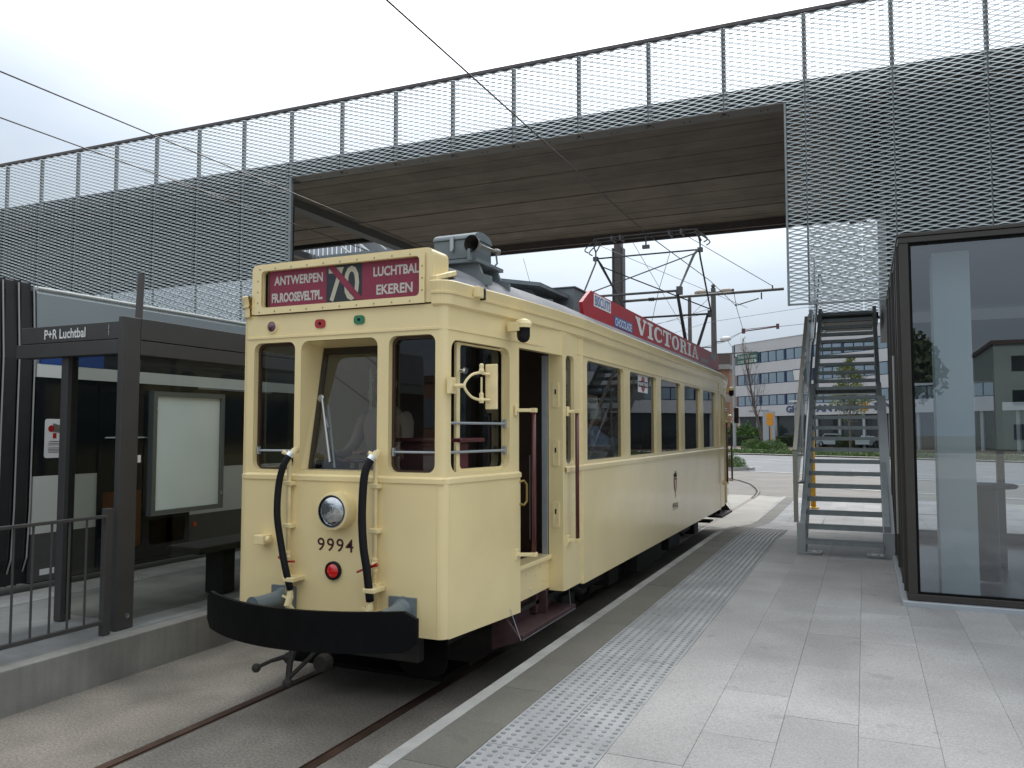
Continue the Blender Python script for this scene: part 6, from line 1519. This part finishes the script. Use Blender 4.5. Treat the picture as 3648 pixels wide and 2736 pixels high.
# ================================================================== people inside the tram
def skinned(name, verts, edges, rad, m_, parent=None, root=0, sub=2):
    me = bpy.data.meshes.new(name); me.from_pydata(verts, edges, [])
    me.materials.append(m_)
    o = link(bpy.data.objects.new(name, me))
    if parent is not None: o.parent = parent
    s_ = o.modifiers.new('skin', 'SKIN'); s_.use_smooth_shade = True
    if not me.skin_vertices: me.attributes  # layer is created with the modifier
    if me.skin_vertices:
        for i, r_ in enumerate(rad):
            me.skin_vertices[0].data[i].radius = (r_, r_); me.skin_vertices[0].data[i].use_root = (i == root)
    o.modifiers.new('sub', 'SUBSURF').levels = sub; o.modifiers['sub'].render_levels = sub
    return o
def limb_body(label, loc, shirt, seated=True, face=0.0, arm='lap', hgt=0.0):
    t = thing('person', label, 'person', loc, None, face)
    def lp(name, mb, m_, par=None, **k):
        o = part(name, mb, m_, None, **k); o.parent = par or t; return o
    # local: facing +Y, origin at hips
    b = MB()
    def T(pts, rs, n=10, m=0): b.tube([Vector(p) for p in pts], rs, n, m)
    body_ = MB()
    segs = [((0, 0, -0.05), 0.15, 0.11), ((0, 0, 0.06), 0.165, 0.12), ((0, 0.01, 0.2), 0.155, 0.115), ((0, 0.02, 0.34), 0.185, 0.13), ((0, 0.01, 0.46), 0.205, 0.12), ((0, 0.0, 0.53), 0.14, 0.09), ((0, 0.0, 0.565), 0.062, 0.06), ((0, 0.01, 0.62), 0.055, 0.056)]
    n = 18; vs = []; fs = []
    for c, a, d in segs:
        for k in range(n): q = 2 * math.pi * k / n; vs.append((c[0] + a * math.cos(q), c[1] + d * math.sin(q), c[2]))
    for i in range(len(segs) - 1):
        for k in range(n): fs.append((i * n + k, i * n + (k + 1) % n, (i + 1) * n + (k + 1) % n, (i + 1) * n + k))
    body_.add(vs, fs, 0)
    for s_ in (-1, 1):
        if arm == 'lap': p = [(s_ * 0.17, 0.0, 0.49), (s_ * 0.235, 0.0, 0.44), (s_ * 0.26, 0.03, 0.22), (s_ * 0.20, 0.24, 0.20), (s_ * 0.13, 0.33, 0.24)]
        else: p = [(s_ * 0.17, 0.0, 0.49), (s_ * 0.235, 0.0, 0.44), (s_ * 0.28, 0.05, 0.22), (s_ * 0.22, 0.26, 0.16), (s_ * 0.16, 0.38, 0.20)]
        body_.tube([Vector(x) for x in p], [0.06, 0.062, 0.046, 0.04, 0.03], 10, 0)
        h_ = Vector(p[-1]); body_.ball(h_ + Vector((0, 0.04, 0.0)), 0.038, 10, 1, (0.8, 1.1, 0.5))
        for f_ in range(4): body_.tube([h_ + Vector(((f_ - 1.5) * 0.018, 0.06, 0)), h_ + Vector(((f_ - 1.5) * 0.02, 0.10, 0.005)), h_ + Vector(((f_ - 1.5) * 0.02, 0.12 - abs(f_ - 1.5) * 0.008, -0.012))], [0.009, 0.008, 0.006], 6, 1)
        body_.tube([h_ + Vector((-s_ * 0.03, 0.03, 0)), h_ + Vector((-s_ * 0.055, 0.06, 0.01)), h_ + Vector((-s_ * 0.05, 0.085, 0.01))], [0.010, 0.009, 0.007], 6, 1)
        if seated: leg = [(s_ * 0.09, 0, -0.04), (s_ * 0.10, 0.22, -0.02), (s_ * 0.11, 0.44, -0.03), (s_ * 0.11, 0.44, -0.25), (s_ * 0.11, 0.42, -0.42)]
        else: leg = [(s_ * 0.09, 0, 0.0), (s_ * 0.10, 0.01, -0.2), (s_ * 0.10, 0.02, -0.42), (s_ * 0.10, 0.0, -0.62), (s_ * 0.10, 0.0, -0.85)]
        body_.tube([Vector(x) for x in leg], [0.085, 0.085, 0.062, 0.055, 0.04], 10, 2)
        e_ = Vector(leg[-1]); body_.ball(e_ + Vector((0, 0.06, -0.01)), 0.05, 10, 3, (0.9, 2.3, 0.8))
    # head
    hc = Vector((0, 0.02, 0.735)); body_.ball(hc, 0.10, 16, 1, (0.80, 0.96, 1.18)); body_.ball(hc + Vector((0, 0.05, -0.055)), 0.058, 12, 1, (0.95, 0.9, 0.9))
    body_.tube([hc + Vector((0, 0.088, 0.02)), hc + Vector((0, 0.115, -0.018)), hc + Vector((0, 0.095, -0.028))], [0.007, 0.014, 0.012], 8, 1)
    for s_ in (-1, 1):
        body_.ball(hc + Vector((s_ * 0.032, 0.083, 0.012)), 0.012, 8, 4); body_.ball(hc + Vector((s_ * 0.083, 0.0, -0.01)), 0.026, 8, 1, (0.35, 0.8, 1.1))
    body_.box(-0.022 + hc.x, 0.022 + hc.x, hc.y + 0.094, hc.y + 0.099, hc.z - 0.062, hc.z - 0.056, 5)
    bo = lp('body', body_, [shirt, skin, trousers, black_rub, white_pt, maroon], smooth=True)
    b2 = bo.modifiers.new('sub', 'SUBSURF'); b2.levels = 1; b2.render_levels = 1
    hr_ = MB(); n = 20; vs = []; fs = []
    for i in range(9):
        th = math.pi * 0.62 * i / 8
        for k in range(n):
            q = 2 * math.pi * k / n; fr_ = 1.0 if math.sin(q) < 0.35 or i < 4 else 0.9
            vs.append(tuple(hc + Vector((0.088 * math.sin(th) * math.cos(q) * fr_, 0.105 * math.sin(th) * math.sin(q) * fr_ - 0.008, 0.128 * math.cos(th) + 0.004 + (0.03 if math.sin(q) > 0.3 and i > 5 else 0)))))
    for i in range(8):
        for k in range(n): fs.append((i * n + k, i * n + (k + 1) % n, (i + 1) * n + (k + 1) % n, (i + 1) * n + k))
    hr_.add(vs, fs); lp('hair', hr_, white_hair, smooth=True)
    return t, lp
pax, lp = limb_body('white-haired passenger in a blue shirt seated in the first side window', (-2.62, 8.05, 1.31), shirt_blue, True, R(15))
lp('card', MB().box(-0.08, 0.10, 0.34, 0.345, 0.24, 0.36), red_enamel)
drv, lp = limb_body('driver in a beige shirt standing behind the centre windscreen', (-3.42, 5.30, 1.52), shirt_beige, False, R(170), 'desk')
pax2, lp = limb_body('dim passenger seated deeper inside behind the round sticker', (-3.0, 9.5, 1.30), trousers, True, R(20))

# ================================================================== behind the camera: what the glass mirrors
rb = thing('green_office', 'pale green office building across the square, mirrored in the pavilion glass', 'building', (30, -75, 0))
part('wall', MB().box(12, 80, -92, -76, 0, 10.5), office_green, rb)
for fz in (1.0, 4.4, 7.8):
    for i in range(20):
        x_ = 13.5 + i * 3.3
        f_ = part('window', MB().box(x_, x_ + 2.9, -76.0, -75.93, fz, fz + 1.5), shop_glass, rb)
part('roof_edge', MB().box(11.8, 80.2, -92, -75.8, 10.5, 10.9), brown_fascia, rb)
bf = thing('brick_hall', 'long brown brick hall across the square behind the photographer', 'building', (-35, -70, 0))
part('wall', MB().box(-90, 0, -92, -72, 0, 7.5), brick_m, bf); part('fascia', MB().box(-90.2, 0.2, -92, -71.8, 7.5, 8.3), brown_fascia, bf)
for i in range(22): part('window', MB().box(-88 + i * 4, -85.2 + i * 4, -71.98, -71.9, 2.2, 5.6), office_glass, bf)
def round_tree(label, x, y, h_, seed):
    t = thing('round_tree', label, 'tree', (x, y, 0), 'trees across the square')
    part('trunk', MB().tube([(x, y, 0), (x + 0.2, y, h_ * 0.5)], [0.3, 0.18], 8), bark_g, t)
    bl = [((x + random.Random(seed + k).uniform(-2.4, 2.4), y + random.Random(seed + 9 + k).uniform(-2, 2), h_ * (0.45 + 0.09 * k)), (2.6 - 0.2 * k, 2.4, 1.7)) for k in range(6)]
    leaf_cloud('crown', lambda r_: (lambda bb: blob(bb[0], *bb[1], r_))(r_.choice(bl)), 5000, 0.42, leaf, t, seed)
round_tree('leafy tree left of the green office across the square', 3, -48, 9.0, 31); round_tree('tall leafy tree in front of the green office', 22, -52, 12.0, 32); round_tree('leafy tree at the right of the green office', 40, -50, 10.5, 33); round_tree('leafy tree in front of the brick hall', -22, -52, 9.5, 34)
strip('plaza', [(-30, -60), (60, -60), (60, -14.0), (-30, -14.0)], -0.02, plaza)
strip('plaza', [(9.0, -14.0), (60, -14.0), (60, 18.9), (9.0, 18.9)], -0.03, plaza)
